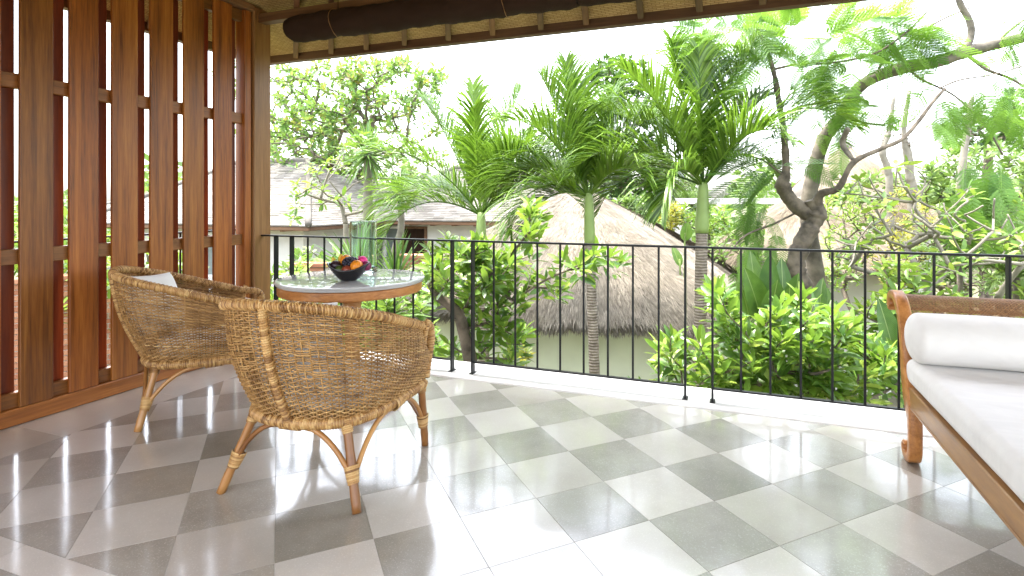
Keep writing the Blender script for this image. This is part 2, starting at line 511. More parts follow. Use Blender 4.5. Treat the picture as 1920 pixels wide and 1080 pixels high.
def thatch_m(name, lo, hi):
    t = NT(name)
    n = t.n('ShaderNodeTexNoise', Vector=t.coords(), Scale=2.2, Detail=5.0).outputs[0]
    f = t.math('ADD', t.math('MULTIPLY', t.rnd(), 0.50), t.math('MULTIPLY', n, 0.50))
    big = t.n('ShaderNodeTexNoise', Vector=t.coords((1, 1, 2.5)), Scale=0.9, Detail=6.0, Roughness=0.65).outputs[0]
    wear = t.ramp(big, [(0.36, (0.78, 0.78, 0.73)), (0.52, (1, 1, 1)), (0.7, (1.10, 1.08, 1.04))])
    return t.done(t.mul(t.ramp(f, [(0.15, lo), (0.8, hi)]), wear), 0.9, spec=0.2)
M['thatch'] = thatch_m('grey_thatch', (0.125, 0.108, 0.086), (0.355, 0.315, 0.26))
M['thatch_pale'] = thatch_m('pale_thatch', (0.19, 0.155, 0.115), (0.34, 0.285, 0.22))
M['shingle'] = thatch_m('grey_shingle', (0.115, 0.105, 0.092), (0.235, 0.22, 0.20))
M['brick'] = thatch_m('orange_brick', (0.30, 0.125, 0.075), (0.52, 0.27, 0.17))
# ------------------------------------------------------------------ veranda: floor, kerb
def clip_poly(P, ax, val, keep_less):
    out = []
    for i in range(len(P)):
        a, b = P[i], P[(i + 1) % len(P)]
        ia = (a[ax] <= val) == keep_less or a[ax] == val
        ib = (b[ax] <= val) == keep_less or b[ax] == val
        if ia: out.append(a)
        if ia != ib:
            f = (val - a[ax]) / (b[ax] - a[ax])
            out.append(a + f * (b - a))
    return out

FX0, FX1, FY0, FY1 = -3.235, 3.0, 1.207, 3.335
fb = MB().box((-3.80, -2.4, -0.26), (3.3, 3.62, -0.0013), 0.002)
floor = tag(fb.build('floor', M['grout']), 'polished chequered terrazzo veranda floor laid on the diagonal', kind='structure')

def tile(poly, m):
    poly = [arr(p) for p in poly]
    c = sum(poly) / len(poly)
    if len(poly) < 3:
        return
    n = len(poly)
    # inset polygon by moving each edge inwards
    def inset(d):
        out = []
        for i in range(n):
            p0, p1, p2 = poly[i - 1], poly[i], poly[(i + 1) % n]
            e1, e2 = unit(p1 - p0), unit(p2 - p1)
            n1, n2 = np.array([-e1[1], e1[0]]), np.array([-e2[1], e2[0]])
            b = n1 + n2
            den = 1 + float(np.dot(n1, n2))
            out.append(p1 + b * d / max(den, 0.3))
        return out
    area = 0.5 * sum(poly[i][0] * poly[(i + 1) % n][1] - poly[(i + 1) % n][0] * poly[i][1] for i in range(n))
    if abs(area) < 0.0008:
        return
    if area < 0:
        poly.reverse()
    a, b = inset(0.0005), inset(0.0011)
    V = [(*(p - c), -0.006) for p in a] + [(*(p - c), -0.0006) for p in a] + [(*(p - c), 0) for p in b] + [(0, 0, 0)]
    q, t = [], []
    for i in range(n):
        j = (i + 1) % n
        q += [(i, j, n + j, n + i), (n + i, n + j, 2 * n + j, 2 * n + i)]
        t.append((2 * n + i, 2 * n + j, 3 * n))
    MB().add(V, q, t, smooth=False).build('tile', m, floor, (c[0], c[1], 0))

TS, TO = 0.31884, np.array([0.1327, 2.1044])
TA, TB = np.array([-0.70711, 0.70711]) * TS, np.array([0.70711, 0.70711]) * TS
for a in range(-8, 16):
    for j in range(-14, 12):
        P = [TO + a * TA + j * TB, TO + a * TA + (j + 1) * TB, TO + (a + 1) * TA + (j + 1) * TB, TO + (a + 1) * TA + j * TB]
        for ax, v, less in ((0, FX0, False), (0, FX1, True), (1, FY0, False), (1, FY1, True)):
            P = clip_poly(P, ax, v, less)
            if len(P) < 3:
                break
        if len(P) >= 3:
            tile(P, M['tile_dark'] if (a + j) % 2 else M['tile_light'])
y = 0.4
for yy in np.arange(1.207 - 0.62, 3.3, 0.62):        # plain border along the screen
    tile([(-3.622, yy), (FX0, yy), (FX0, min(yy + 0.62, FY1)), (-3.622, min(yy + 0.62, FY1))], M['tile_light'])
for xx in np.arange(FX0, FX1, 0.9):                   # plain border on the room side, then a dark band
    tile([(xx, 1.10), (min(xx + 0.9, FX1), 1.10), (min(xx + 0.9, FX1), FY0), (xx, FY0)], M['tile_light'])
    tile([(xx, 0.45), (min(xx + 0.9, FX1), 0.45), (min(xx + 0.9, FX1), 1.10), (xx, 1.10)], M['tile_dark'])
for xx in np.arange(-3.622, FX1, 0.9):
    tile([(xx, -2.35), (min(xx + 0.9, FX1), -2.35), (min(xx + 0.9, FX1), 0.45), (xx, 0.45)], M['tile_light'])

kb = MB()
prof = [(3.337, -0.02), (3.337, 0.001), (3.345, 0.008), (3.365, 0.014), (3.40, 0.016), (3.66, 0.018), (3.672, 0.010), (3.675, -0.02), (3.675, -0.28)]
kb.grid([[(x, p[0] , p[1]) for p in prof] for x in np.linspace(-3.82, 3.3, 30)][::-1])
tag(kb.build('kerb', M['kerb']), 'low white plastered kerb under the black railing', kind='structure')

# ------------------------------------------------------------------ railings
def railing(name, label, group=None):
    return empty(name, (-1.0, 3.44, 0), 0, label, 'railing', group)

rail = railing('railing', 'black iron railing with thin upright bars across the front of the veranda')
rail_o = np.array([-1.0, 3.44, 0])
def rpart(nm, lo, hi, b=0.0025, m='iron'):
    MB().box(arr(lo) - rail_o, arr(hi) - rail_o, b).build(nm, M[m], rail)
rpart('top_rail', (-3.604, 3.420, 0.918), (3.0, 3.460, 0.930))
posts = [-3.464, -3.305, -1.882, -1.722, -0.303, -0.147, 1.274, 1.432, 2.85]
for x in posts:
    rpart('post', (x - 0.006, 3.418, 0.014), (x + 0.006, 3.462, 0.918))
    MB().box(arr((x - 0.016, 3.405, 0.010)) - rail_o, arr((x + 0.016, 3.475, 0.020)) - rail_o, 0.002).build('foot_plate', M['iron'], rail)
bar_mesh = None
for a, b in ((-3.305, -1.882), (-1.722, -0.303), (-0.147, 1.274), (1.432, 2.85)):
    rpart('bottom_rail', (a + 0.006, 3.425, 0.088), (b - 0.006, 3.455, 0.097))
    for k in range(1, 9):
        x = a + (b - a) * k / 9
        if bar_mesh is None:
            q = MB().box((-0.006, -0.006, 0.097), (0.006, 0.006, 0.918), 0.0015)
            bar_mesh = q.mesh('baluster'); bar_mesh.materials.append(M['iron'])
        link('baluster', bar_mesh, rail, (x - rail_o[0], 0, 0))
rail2 = empty('railing', (-3.93, 2.0, 0), 0, 'black iron railing outside the slatted wood screen', 'railing')
MB().box((-0.02, -2.0, 0.958), (0.02, 1.5, 0.97), 0.002).build('top_rail', M['iron'], rail2)
MB().box((-0.015, -2.0, 0.088), (0.015, 1.5, 0.097), 0.002).build('bottom_rail', M['iron'], rail2)
q = MB().box((-0.006, -0.006, 0.0975), (0.006, 0.006, 0.9575), 0.0015)
b2 = q.mesh('baluster'); b2.materials.append(M['iron'])
for k in range(16):
    link('baluster', b2, rail2, (0, -1.9 + k * 0.222, 0))

# ------------------------------------------------------------------ slatted screen and corner post
SX = -3.625
screen = empty('slatted_screen', (SX, 2.0, 0), 0, 'tall slatted wood screen of reddish brown boards closing the side of the veranda', 'screen')
so = np.array([SX, 2.0, 0])
zt = 2.70
fbm = MB().box((-0.022, -0.077, 0.092), (0, 0.077, zt - 0.004), 0.0025).mesh('board'); fbm.materials.append(M['screen_wood'])
bbm = MB().box((-0.0945, -0.077, 0.125), (-0.0705, 0.077, zt - 0.006), 0.0025).mesh('back_board'); bbm.materials.append(M['red_wood'])
yb = [3.0955 - 0.2345 * k for k in range(0, 15)]
for k, yy in enumerate(yb):
    link('board', fbm, screen, (0, yy - 2.0 + random.uniform(-.002, .002), 0))
    link('back_board', bbm, screen, (0, yy - 2.0 - 0.144, 0))
link('back_board', bbm, screen, (0, 3.0955 + 0.2345 - 0.144 - 2.0, 0))
y0s, y1s = -0.4, 3.287
for z0, z1 in ((0.860, 0.942), (1.807, 1.888), (2.606, 2.692)):
    MB().box((-0.0700, y0s - 2, z0), (-0.0255, y1s - 2.0, z1), 0.003).build('cross_rail', M['screen_wood_x'], screen)
MB().box((-0.0700, y0s - 2, 0.090), (-0.0255, y1s - 2.0, 0.17), 0.003).build('sill_rail', M['screen_wood_x'], screen)
MB().box((-0.10, y0s - 2, 0.002), (0.004, y1s + 0.061 - 2.0, 0.0895), 0.004).build('base_rail', M['screen_wood_x'], screen)
MB().box((-0.098, y1s + 0.0005 - 2.0, 0.0897), (-0.001, y1s + 0.061 - 2.0, zt - 0.002), 0.003).build('stile', M['screen_wood'], screen)
MB().box((-0.10, y0s - 2, zt), (0.03, y1s + 0.066 - 2.0, zt + 0.05), 0.004).build('top_plate', M['beam_wood_y'], screen)

for px, lab in ((-3.605, 'square reddish wood post at the corner between the slatted screen and the railing'), (3.28, 'square wood post at the far right end of the railing')):
    pt = MB().box((-0.17, 0, 0.0), (0, 0.168, 2.74), 0.006)
    if px < 0:
        tag(pt.build('wooden_post', M['post_wood'], None, (px, 3.357, 0.003)), lab, 'post')

# ------------------------------------------------------------------ roof
roof = empty('veranda_roof', (0, 0.74, 2.5), 0, 'veranda roof with dark rafters and woven mat ceiling overhead', 'roof')
ro = np.array([0, 0.74, 2.5])
EX0, EX1, EY0, EY1, EZ, SL = -4.13, 3.75, -1.0, 3.94, 2.53, 0.45  # back eave is out of view; its depth is shaped to control incoming skylight
YM = (EY0 + EY1) / 2; HD = (EY1 - EY0) / 2
RX0, RX1 = EX0 + HD, EX1 - HD
RZ = EZ + SL * HD
def slope(nm, e0, e1, r1, r0, m, off=0.0):
    """one roof plane as a panel with its own axes: x along the eave, y up the slope"""
    e0, e1, r1, r0 = [arr(p) for p in (e0, e1, r1, r0)]
    X = unit(e1 - e0); up = (r0 + r1) / 2 - (e0 + e1) / 2
    Yv = unit(up - X * np.dot(up, X)); Z = np.cross(X, Yv)
    V = []
    for p in (e0, e1, r1, r0):
        d = p - e0
        V.append((np.dot(d, X), np.dot(d, Yv), off))
    V2 = [(v[0], v[1], off + 0.012) for v in V]
    o = MB().add(V + V2, [(3, 2, 1, 0), (4, 5, 6, 7), (0, 1, 5, 4), (1, 2, 6, 5), (2, 3, 7, 6), (3, 0, 4, 7)], smooth=False).build(nm, m, roof)
    mt = Matrix([[X[0], Yv[0], Z[0], e0[0] - ro[0]], [X[1], Yv[1], Z[1], e0[1] - ro[1]], [X[2], Yv[2], Z[2], e0[2] - ro[2]], [0, 0, 0, 1]])
    o.matrix_local = mt
    return o
FRa, FRb = (EX1, EY1, EZ), (EX0, EY1, EZ)
ridge0, ridge1 = (RX0, YM, RZ), (RX1, YM, RZ)
BKa, BKb = (EX0, EY0, EZ), (EX1, EY0, EZ)
for nm, m, off in (('ceiling_mat', M['mat'], 0.0), ('roof_cover', M['thatch'], 0.13)):
    slope(nm, FRa, FRb, ridge0, ridge1, m, off)
    slope(nm, FRb, BKa, ridge0, ridge0, m, off)
    slope(nm, BKa, BKb, ridge1, ridge0, m, off)
    slope(nm, BKb, FRa, ridge1, ridge1, m, off)
def rbox(nm, lo, hi, m, b=0.004):
    MB().box(arr(lo) - ro, arr(hi) - ro, b).build(nm, m, roof)
rbox('eave_beam', (EX0 - 0.07, EY1, 2.463), (EX1 + 0.07, EY1 + 0.068, 2.548), M['beam_wood'])
rbox('eave_beam', (EX0 - 0.068, EY0, 2.463), (EX0, EY1 - 0.001, 2.548), M['beam_wood_y'])
rbox('eave_beam', (EX1, EY0, 2.463), (EX1 + 0.068, EY1 - 0.001, 2.548), M['beam_wood_y'])
rbox('eave_beam', (EX0 - 0.07, EY0 - 0.069, 2.463), (EX1 + 0.07, EY0 - 0.001, 2.548), M['beam_wood'])
rbox('purlin', (-3.72, 3.40, 2.628), (3.3, 3.48, 2.698), M['beam_wood'])
rbox('purlin', (-3.72, -0.3, 2.751), (-3.64, 3.399, 2.80), M['beam_wood_y'])
# rafters fan out from the ridge end down to the eaves
def rafter(foot, head, w=0.042, d=0.055):
    foot, head = arr(foot), arr(head)
    Yv = unit(head - foot); X = unit(np.cross(Yv, UP)); Z = np.cross(X, Yv)
    L = np.linalg.norm(head - foot)
    mt = np.eye(4); mt[:3, 0], mt[:3, 1], mt[:3, 2] = X, Yv, Z; mt[:3, 3] = foot - ro
    o = MB().box((-w / 2, 0, -d), (w / 2, L, -0.003), 0.003).build('rafter', M['beam_wood_y'], roof)
    o.matrix_local = Matrix(mt.tolist())
us = [590, 685.5, 774, 865.5, 964, 1064, 1168, 1259, 1365, 1472, 1590]
xs = [-3.74, -3.35, -2.98, -2.60, -2.19, -1.80, -1.40, -1.05, -0.65, -0.25, 0.15, 0.55, 0.95, 1.35, 1.75, 2.15, 2.55, 2.95, 3.35]
for x in xs:
    hx = min(max(x * 0.30 - 0.25, RX0 + 0.02), RX1 - 0.02)
    hy = YM + 0.02
    rafter((x, EY1 - 0.002, EZ), (hx, hy, EZ + SL * (EY1 - hy)))
for yy in np.arange(-0.3, 3.7, 0.4):
    hy = YM + (yy - YM) * 0.05
    rafter((EX0 + 0.002, yy, EZ), (RX0 - 0.02, hy, EZ + SL * (RX0 - 0.02 - EX0)))

# ------------------------------------------------------------------ rolled canvas blinds
def blind(name, x0, x1, r0, z, label):
    o = empty(name, ((x0 + x1) / 2, 3.29, z), 0, label, 'blind', 'rolled canvas blinds under the eave')
    n, k = int((x1 - x0) / 0.02), 28
    xs = np.linspace(x0, x1, n) - (x0 + x1) / 2
    P = []
    ph = rng.random(8) * 6
    for i, x in enumerate(xs):
        e = min(i, n - 1 - i)
        rr = r0 * (1 - 0.12 * math.exp(-e / 1.2))
        ring = []
        for a in np.linspace(0, 2 * pi, k, endpoint=False):
            w = 0.0035 * sin(9 * x + 3 * a + ph[0]) + 0.0025 * sin(31 * x - 2 * a + ph[1]) + 0.002 * sin(70 * x + 5 * a + ph[2])
            w += 0.004 * max(0, cos(a - 4.0)) * sin(22 * x + ph[3])
            r = rr + w - 0.004 * math.exp(-((x - xs[0] - 0.42) / 0.02) ** 2) - 0.004 * math.exp(-((x - xs[0] - 1.75) / 0.02) ** 2)
            ring.append((x, r * 1.02 * cos(a), r * sin(a) * 0.98))
        P.append(ring)
    mb = MB().grid(P, closed=True)
    for e, s in ((0, 1), (-1, -1)):                     # the spiral of cloth at each end
        ring = arr(P[e]); c = ring.mean(0)
        rings = [ring, c + (ring - c) * 0.8 - [s * 0.012, 0, 0], c + (ring - c) * 0.6 + [s * 0.006, 0, 0], c + (ring - c) * 0.35 - [s * 0.008, 0, 0], c + (ring - c) * 0.02 + [s * 0.004, 0, 0]]
        mb.grid(rings if s > 0 else rings[::1], closed=True)
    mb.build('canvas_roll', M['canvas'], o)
    for xc in (xs[0] + 0.42, xs[0] + 1.75):
        if xc < xs[-1] - 0.1:
            th = np.linspace(-0.3, 2 * pi - 0.3, 30)
            MB().tube([(xc + 0.01 * sin(2 * a), (r0 + 0.002) * cos(a), (r0 + 0.003) * sin(a)) for a in th], 0.0022, 5).build('tie_cord', M['wrap'], o)
            MB().tube([(xc, 0, r0 - 0.004), (xc, 0.0, 0.22)], 0.003, 5).build('hanging_cord', M['canvas'], o)
    return o
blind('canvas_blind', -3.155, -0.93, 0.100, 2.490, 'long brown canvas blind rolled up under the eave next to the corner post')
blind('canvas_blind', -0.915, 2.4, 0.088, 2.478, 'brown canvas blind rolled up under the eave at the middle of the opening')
# ------------------------------------------------------------------ wicker armchairs
def helix(mb, path, r, pitch, w, th=0.0016, n=12, vee=0.0, ph=0.0, over=None):
    """flat cane strand wound round a path"""
    P = resample(path, pitch / 4)
    L = np.concatenate([[0], np.cumsum(np.linalg.norm(np.diff(P, axis=0), axis=1))])
    turns = max(1, int(L[-1] / pitch)); N = turns * n
    Tn = unit(np.gradient(P, axis=0))
    ref = np.array([0, 0, 1.0]) if abs(Tn[0][2]) < 0.9 else np.array([1.0, 0, 0])
    v = np.cross(Tn[0], ref); Ns = [v / np.linalg.norm(v)]
    for i in range(1, len(P)):
        q = Ns[-1] - Tn[i] * np.dot(Ns[-1], Tn[i]); Ns.append(q / np.linalg.norm(q))
    Ns = arr(Ns); Bs = np.cross(Tn, Ns)
    k = np.arange(N); a = 2 * pi * k / n + ph
    s = L[-1] * k / N + vee * np.abs(np.sin(a / 2 + 0.4)) * 2
    s = np.clip(s, 0, L[-1])
    g = lambda Aa: np.stack([np.interp(s, L, Aa[:, c]) for c in range(3)], 1)
    C, T_, N_, B_ = g(P), unit(g(Tn)), unit(g(Ns)), unit(g(Bs))
    rad = N_ * np.cos(a)[:, None] + B_ * np.sin(a)[:, None]
    R0 = r(s / L[-1])[:, None] if callable(r) else r
    sec = [(-w / 2, 0), (-w * 0.3, th), (w * 0.3, th), (w / 2, 0)]
    V = np.stack([C + T_ * x + rad * (R0 + y) for x, y in sec], 1)
    m = 4; i = np.arange(N - 1)[:, None] * m; j = np.arange(m - 1)[None]
    q = np.stack([i + j, i + j + 1, i + m + j + 1, i + m + j], -1).reshape(-1, 4)
    turn = (k // n)
    rr = np.random.default_rng(int(1e4 * L[-1])).random(turns + 2)
    mb.add(V.reshape(-1, 3), q, rnd=np.repeat(rr[turn], m))

ringB = [(-0.31, 0.27), (-0.305, 0.15), (-0.297, 0), (-0.278, -0.12), (-0.228, -0.225), (-0.13, -0.282), (0, -0.297)]
rimB = [(-0.318, 0.305, .575), (-0.350, 0.15, .625), (-0.362, 0, .672), (-0.350, -0.17, .728), (-0.290, -0.33, .775), (-0.165, -0.420, .802), (0, -0.442, .808)]
ringB = ringB + [(-x, y) for x, y in ringB[-2::-1]]
rimB = [(x * 0.968, y, z) for x, y, z in rimB]
rimB = rimB + [(-x, y, z) for x, y, z in rimB[-2::-1]]
RZc = 0.325
NS = 240
RINGP = spline(ringB, NS); RIMP = spline(rimB, NS)
def shell(i, h):
    """point of the woven shell; i index along the U (may be fractional), h 0 at the seat ring to 1 at the rim"""
    k = np.arange(NS)
    b = np.stack([np.interp(i, k, RINGP[:, 0]), np.interp(i, k, RINGP[:, 1]), np.full_like(np.asarray(i, float), RZc)], -1)
    t = np.stack([np.interp(i, k, RIMP[:, c]) for c in range(3)], -1)
    h = np.asarray(h)[..., None]
    p = b + (t - b) * h
    bul = 0.028 * np.sin(h * pi)
    d = unit(np.stack([p[..., 0], p[..., 1], 0 * p[..., 0]], -1))
    return p + d * bul

def chair_meshes():
    D = {}
    # woven shell
    S = MB()
    arcl = np.concatenate([[0], np.cumsum(np.linalg.norm(np.diff(0.5 * (RINGP + RIMP[:, :2]), axis=0), axis=1))])
    nst = 64
    stk = np.interp(np.linspace(0, arcl[-1], nst), arcl, np.arange(NS))
    def masked(P):
        """inside the open loops at the ends of the arms"""
        y, z = P[..., 1], P[..., 2]
        return ((y - 0.325) / 0.105) ** 2 + ((z - 0.575) / 0.115) ** 2 < 1
    for k, i in enumerate(stk):
        hh = np.linspace(0, 1, 14)
        P = shell(np.full(14, i), hh)
        P = P[~masked(P)]
        if len(P) > 2:
            S.tube(P, 0.0032, 5, rnd=0.35 + 0.4 * rng.random())
    rows = 50
    per = 4
    for rI in range(rows):
        h = (rI + 0.6) / rows
        ii = np.interp(np.linspace(0, nst - 1, (nst - 1) * per + 1), np.arange(nst), stk)
        ph = np.linspace(0, nst - 1, (nst - 1) * per + 1)
        jit = 0.0007 * np.sin(ph * 0.9 + rI * 2.1) + rng.normal(0, 0.0004, len(ph))
        P = shell(ii, np.full(len(ii), h)); P2 = shell(ii, np.full(len(ii), min(1, h + 0.01)))
        upv = unit(P2 - P)
        Tn = unit(np.gradient(P, axis=0)); nr = unit(np.cross(Tn, upv))
        amp = 0.0046 * np.cos(pi * (ph + rI))
        mid = (nst - 1) / 2
        # raised diamonds each side of the back spine: strands float over two stakes at a time
        for cst in (mid - 6.0, mid + 6.0):
            dm = np.abs(ph - cst) / 4.6 + np.abs(h - 0.56) / 0.20
            tw = 0.0075 * np.sign(np.cos(pi * (ph / 2 + (rI // 3)))) * np.abs(np.cos(pi * (ph / 2 + (rI // 3)))) ** 0.5
            amp = np.where(dm < 1, tw, amp)
        P = P + nr * amp[:, None] + upv * jit[:, None]
        w, tk = 0.0076, 0.0030
        sec = [(-w / 2, 0), (0, tk), (w / 2, 0), (0, -tk)]
        V = np.stack([P + upv * x + nr * y_ for x, y_ in sec], 1)
        ok = ~masked(P)
        N = len(P)
        seg = np.nonzero(ok[:-1] & ok[1:])[0]
        i0 = seg[:, None] * 4; j = np.arange(4)[None]; jn = (j + 1) % 4
        q = np.stack([i0 + j, i0 + jn, i0 + 4 + jn, i0 + 4 + j], -1).reshape(-1, 4)
        base = rng.random()
        rn = np.clip(0.15 + base * 0.45 + 0.32 * np.interp(ph, np.arange(0, nst + 8, 8), rng.random(len(np.arange(0, nst + 8, 8)))), 0, 0.999)
        S.add(V.reshape(-1, 3), q, rnd=np.repeat(rn, 4))
    D['woven_shell'] = (S, M['weave'])
    # plaited rim running from front post to front post, core plus two layers of strand
    f = lambda s: [(s * 0.312, 0.290, 0.34), (s * 0.318, 0.303, 0.43), (s * 0.324, 0.322, 0.505), (s * 0.322, 0.325, 0.555), (s * 0.323, 0.300, 0.59)]
    rimpath = np.concatenate([arr(f(-1)), RIMP[14:-14:6], RIMP[-14:-13], arr(f(1))[::-1]])
    rimpath = resample(spline(rimpath, 500), 0.006)
    rb = MB(); rb.tube(rimpath, 0.0170, 8, rnd=0.0)
    helix(rb, rimpath, 0.0168, 0.0098, 0.0080, 0.0036, 14, vee=0.012)
    helix(rb, rimpath, 0.0195, 0.0196, 0.0058, 0.0034, 14, vee=-0.010, ph=1.3)
    D['rim'] = (rb, M['wrap'])
    # arm loops
    for s in (-1, 1):
        th = np.linspace(0.5 * pi + 1.05, 1.5 * pi + 0.12, 22)
        pts = []
        for a in th:
            yy, zz = 0.325 + 0.105 * cos(a), 0.575 + 0.115 * sin(a)
            pts.append((s * (0.352 - 0.03 * (0.6 - zz) / 0.15 - 0.02 * max(0, yy - 0.2) / 0.1), yy, zz))
        lb = MB(); lb.tube(pts, 0.011, 8, rnd=0.4); helix(lb, pts, 0.011, 0.008, 0.0070, 0.0022, 12)
        D['arm_loop' if s < 0 else 'arm_loop.'] = (lb, M['wrap'])
    # seat ring
    ringp = np.concatenate([np.c_[RINGP, np.full(NS, RZc - 0.012)]])
    front = spline([(0.31, 0.27, RZc - .012), (0.24, 0.315, RZc - .012), (0, 0.325, RZc - .012), (-0.24, 0.315, RZc - .012), (-0.31, 0.27, RZc - .012)], 40)
    loop = resample(np.concatenate([ringp, front[1:]]), 0.006)
    sr = MB(); sr.tube(loop, 0.0215, 10, rnd=0.0); helix(sr, loop, 0.0215, 0.0098, 0.0084, 0.0026, 12)
    D['seat_ring'] = (sr, M['wrap'])
    # woven seat deck under the cushion
    sd_ = MB()
    for r_ in range(40):
        fr = r_ / 40.0
        yy = -0.27 + 0.57 * fr
        xw = 0.29 if yy > -0.1 else 0.29 * math.sqrt(max(0.02, 1 - ((-0.1 - yy) / 0.19) ** 2))
        xs_ = np.linspace(-xw, xw, 40)
        P = np.c_[xs_, np.full(40, yy), RZc + 0.003 + 0.003 * np.cos(pi * np.arange(40) + pi * r_)]
        sd_.tube(P, 0.0068, 4, flat=0.4)
    D['seat_deck'] = (sd_, M['weave'])
    # back spine
    sp = [shell(np.array([119.5]), np.array([h]))[0] + np.array([0, -0.012, 0]) for h in np.linspace(-0.02, 0.985, 24)]
    sb = MB(); sb.tube(sp, 0.0145, 8, rnd=0.0); helix(sb, sp, 0.0145, 0.0098, 0.0084, 0.0024, 12)
    D['back_spine'] = (sb, M['wrap'])
    return D

def rot2(p, a):
    return np.array([p[0] * cos(a) - p[1] * sin(a), p[0] * sin(a) + p[1] * cos(a), *p[2:]])

def build_chair(label, loc, rz):
    ch = empty('wicker_armchair', loc, rz, label, 'chair', 'wicker armchairs at the round table')
    D = chair_meshes()
    for nm, (mb, m) in D.items():
        nm = nm.strip('.')
        mb.build(nm, m, ch, kind='stuff' if nm == 'woven_shell' else None)
    tops = [(-0.215, -0.235, .315), (0.215, -0.235, .315), (0.302, 0.262, .315), (-0.302, 0.262, .315)]
    feet = [(-0.315, -0.318, 0.0), (0.312, -0.315, 0.0), (0.304, 0.300, 0.0), (-0.304, 0.300, 0.0)]
    foots = []
    for tp, ft in zip(tops, feet):
        tp, ft = arr(tp), arr(ft)
        lg = MB(); pth = [ft + (tp - ft) * s for s in np.linspace(0, 1, 12)]
        rad = [0.0175 + 0.0012 * (i % 4 == 2) for i in range(12)]
        lg.tube(pth, rad, 12, rnd=rng.random())
        lo = lg.build('leg', M['pole'], ch)
        wr = MB()
        a, b = ft + (tp - ft) * 0.30, ft + (tp - ft) * 0.50
        inw = -unit(arr([tp[0], tp[1], 0])) * 0.004
        helix(wr, np.linspace(a + inw, b + inw, 12), lambda s: 0.0205 + 0.008 * s, 0.0075, 0.0072, 0.0018, 12)
        wr.build('binding', M['wrap'], lo)
        wr = MB()
        helix(wr, np.linspace(ft + (tp - ft) * 0.86, ft + (tp - ft) * 1.02, 10), lambda s: 0.019 + 0.006 * s, 0.0075, 0.0072, 0.0022, 12)
        wr.build('binding', M['wrap'], lo)
        foots.append((ft, tp))
    # arched braces: each springs from a leg's lower binding up to the middle of the ring side
    n = 4
    mids = [np.array([0, -0.290, 0.300]), np.array([0.296, 0.03, 0.300]), np.array([0, 0.318, 0.300]), np.array([-0.296, 0.03, 0.300])]
    for i in range(4):
        j = (i + 1) % 4
        m0 = mids[i]
        for (ft, tp) in (foots[i], foots[j]):
            st = ft + (tp - ft) * 0.36
            d = unit(m0 - st)
            out = unit(arr([m0[0], m0[1], 0]))
            P = spline([st, st * 0.72 + m0 * 0.28 + UP * 0.055 , st * 0.42 + m0 * 0.58 + UP * 0.062, m0 * 0.86 + st * 0.14 + UP * 0.022, m0 + UP * 0.002], 22)
            MB().tube(P, 0.0105, 8, rnd=rng.random()).build('arch_brace', M['pole'], ch)
        wb = MB()
        side = np.cross(unit(arr([m0[0], m0[1], 0])), UP)
        helix(wb, np.linspace(m0 - side * 0.045 + UP * 0.008, m0 + side * 0.045 + UP * 0.008, 10), 0.0265, 0.0085, 0.0080, 0.002, 14)
        wb.build('brace_binding', M['wrap'], ch)
    return ch

def copy_tree(src, **kw):
    def cp(o, par):
        c = o.copy(); COL.objects.link(c)
        if par is not None:
            c.parent = par
            c.matrix_parent_inverse = o.matrix_parent_inverse.copy()
        for k in list(o.children):
            cp(k, c)
        return c
    return cp(src, None)

ch1 = build_chair('wicker armchair seen from behind in front of the table', (-1.722, 2.046, 0.0), R(6))
ch2 = copy_tree(ch1)
ch2.location = (-2.987, 2.435, 0.0)
ch2.rotation_euler = (0, 0, R(52 - 90))
ch2['label'] = 'wicker armchair by the slatted screen with a white pillow inside, turned sideways'

def pillow(name, w, h, d, label, cat, loc, rot, group, m, pinch=0.45):
    """stuffed square cushion: two bulging faces meeting at a seam with drawn-out corners"""
    n = 22
    u = np.linspace(-1, 1, n)
    U, V = np.meshgrid(u, u, indexing='ij')
    e = (1 - np.abs(U) ** 2.6) * (1 - np.abs(V) ** 2.6)
    th = np.maximum(e, 0) ** 0.5 * d / 2
    sx = w / 2 * (U * (1 - 0.07 * (1 - V ** 2) * np.abs(U)))
    sy = h / 2 * (V * (1 - 0.07 * (1 - U ** 2) * np.abs(V)))
    wr = 0.004 * np.sin(5 * U + 2 * V) * np.sin(4 * V - U) * np.maximum(e, 0)
    mb = MB()
    mb.grid(np.stack([sx, sy, th + wr], -1)[::-1])
    mb.grid(np.stack([sx, sy, -th + wr], -1))
    o = mb.build(name, m, None, loc)
    o.rotation_euler = rot
    return tag(o, label, cat, group)

def at_chair(c, p):
    a = c.rotation_euler[2]
    q = rot2(p, a)
    return q + arr(c.location)
def chair_soft(c, lab1, lab2, shape):
    a = c.rotation_euler[2]
    # round-backed seat cushion
    mb = MB(); P = []
    th = np.linspace(0, 2 * pi, 48, endpoint=False)
    for s, z in ((0.02, 0.338), (0.9, 0.336), (0.97, 0.345), (1.0, 0.372), (0.97, 0.398), (0.88, 0.410), (0.5, 0.418), (0.02, 0.420)):
        ring = []
        for t_ in th:
            cx_, sy_ = cos(t_), sin(t_)
            e = 2.8
            r = (abs(cx_ / 0.262) ** e + abs(sy_ / 0.268) ** e) ** (-1 / e)
            ring.append((r * cx_ * s, r * sy_ * s + 0.02, z))
        P.append(ring)
    o = mb.grid(P, closed=True).build('seat_cushion', M['linen'], None, c.location)
    o.rotation_euler = (0, 0, a)
    tag(o, lab1, 'cushion', 'white chair cushions')
    p = at_chair(c, shape[0])
    pillow('pillow', shape[4], shape[4] - 0.01, 0.17, lab2, 'pillow', p, (R(shape[1]), R(shape[2]), a + R(shape[3])), 'white chair pillows', M['linen'])
chair_soft(ch1, 'white seat cushion inside the wicker armchair seen from behind', 'white pillow just showing above the back rim of the front wicker armchair', ((0.0, -0.245, 0.600), 104, 0, 0, 0.43))
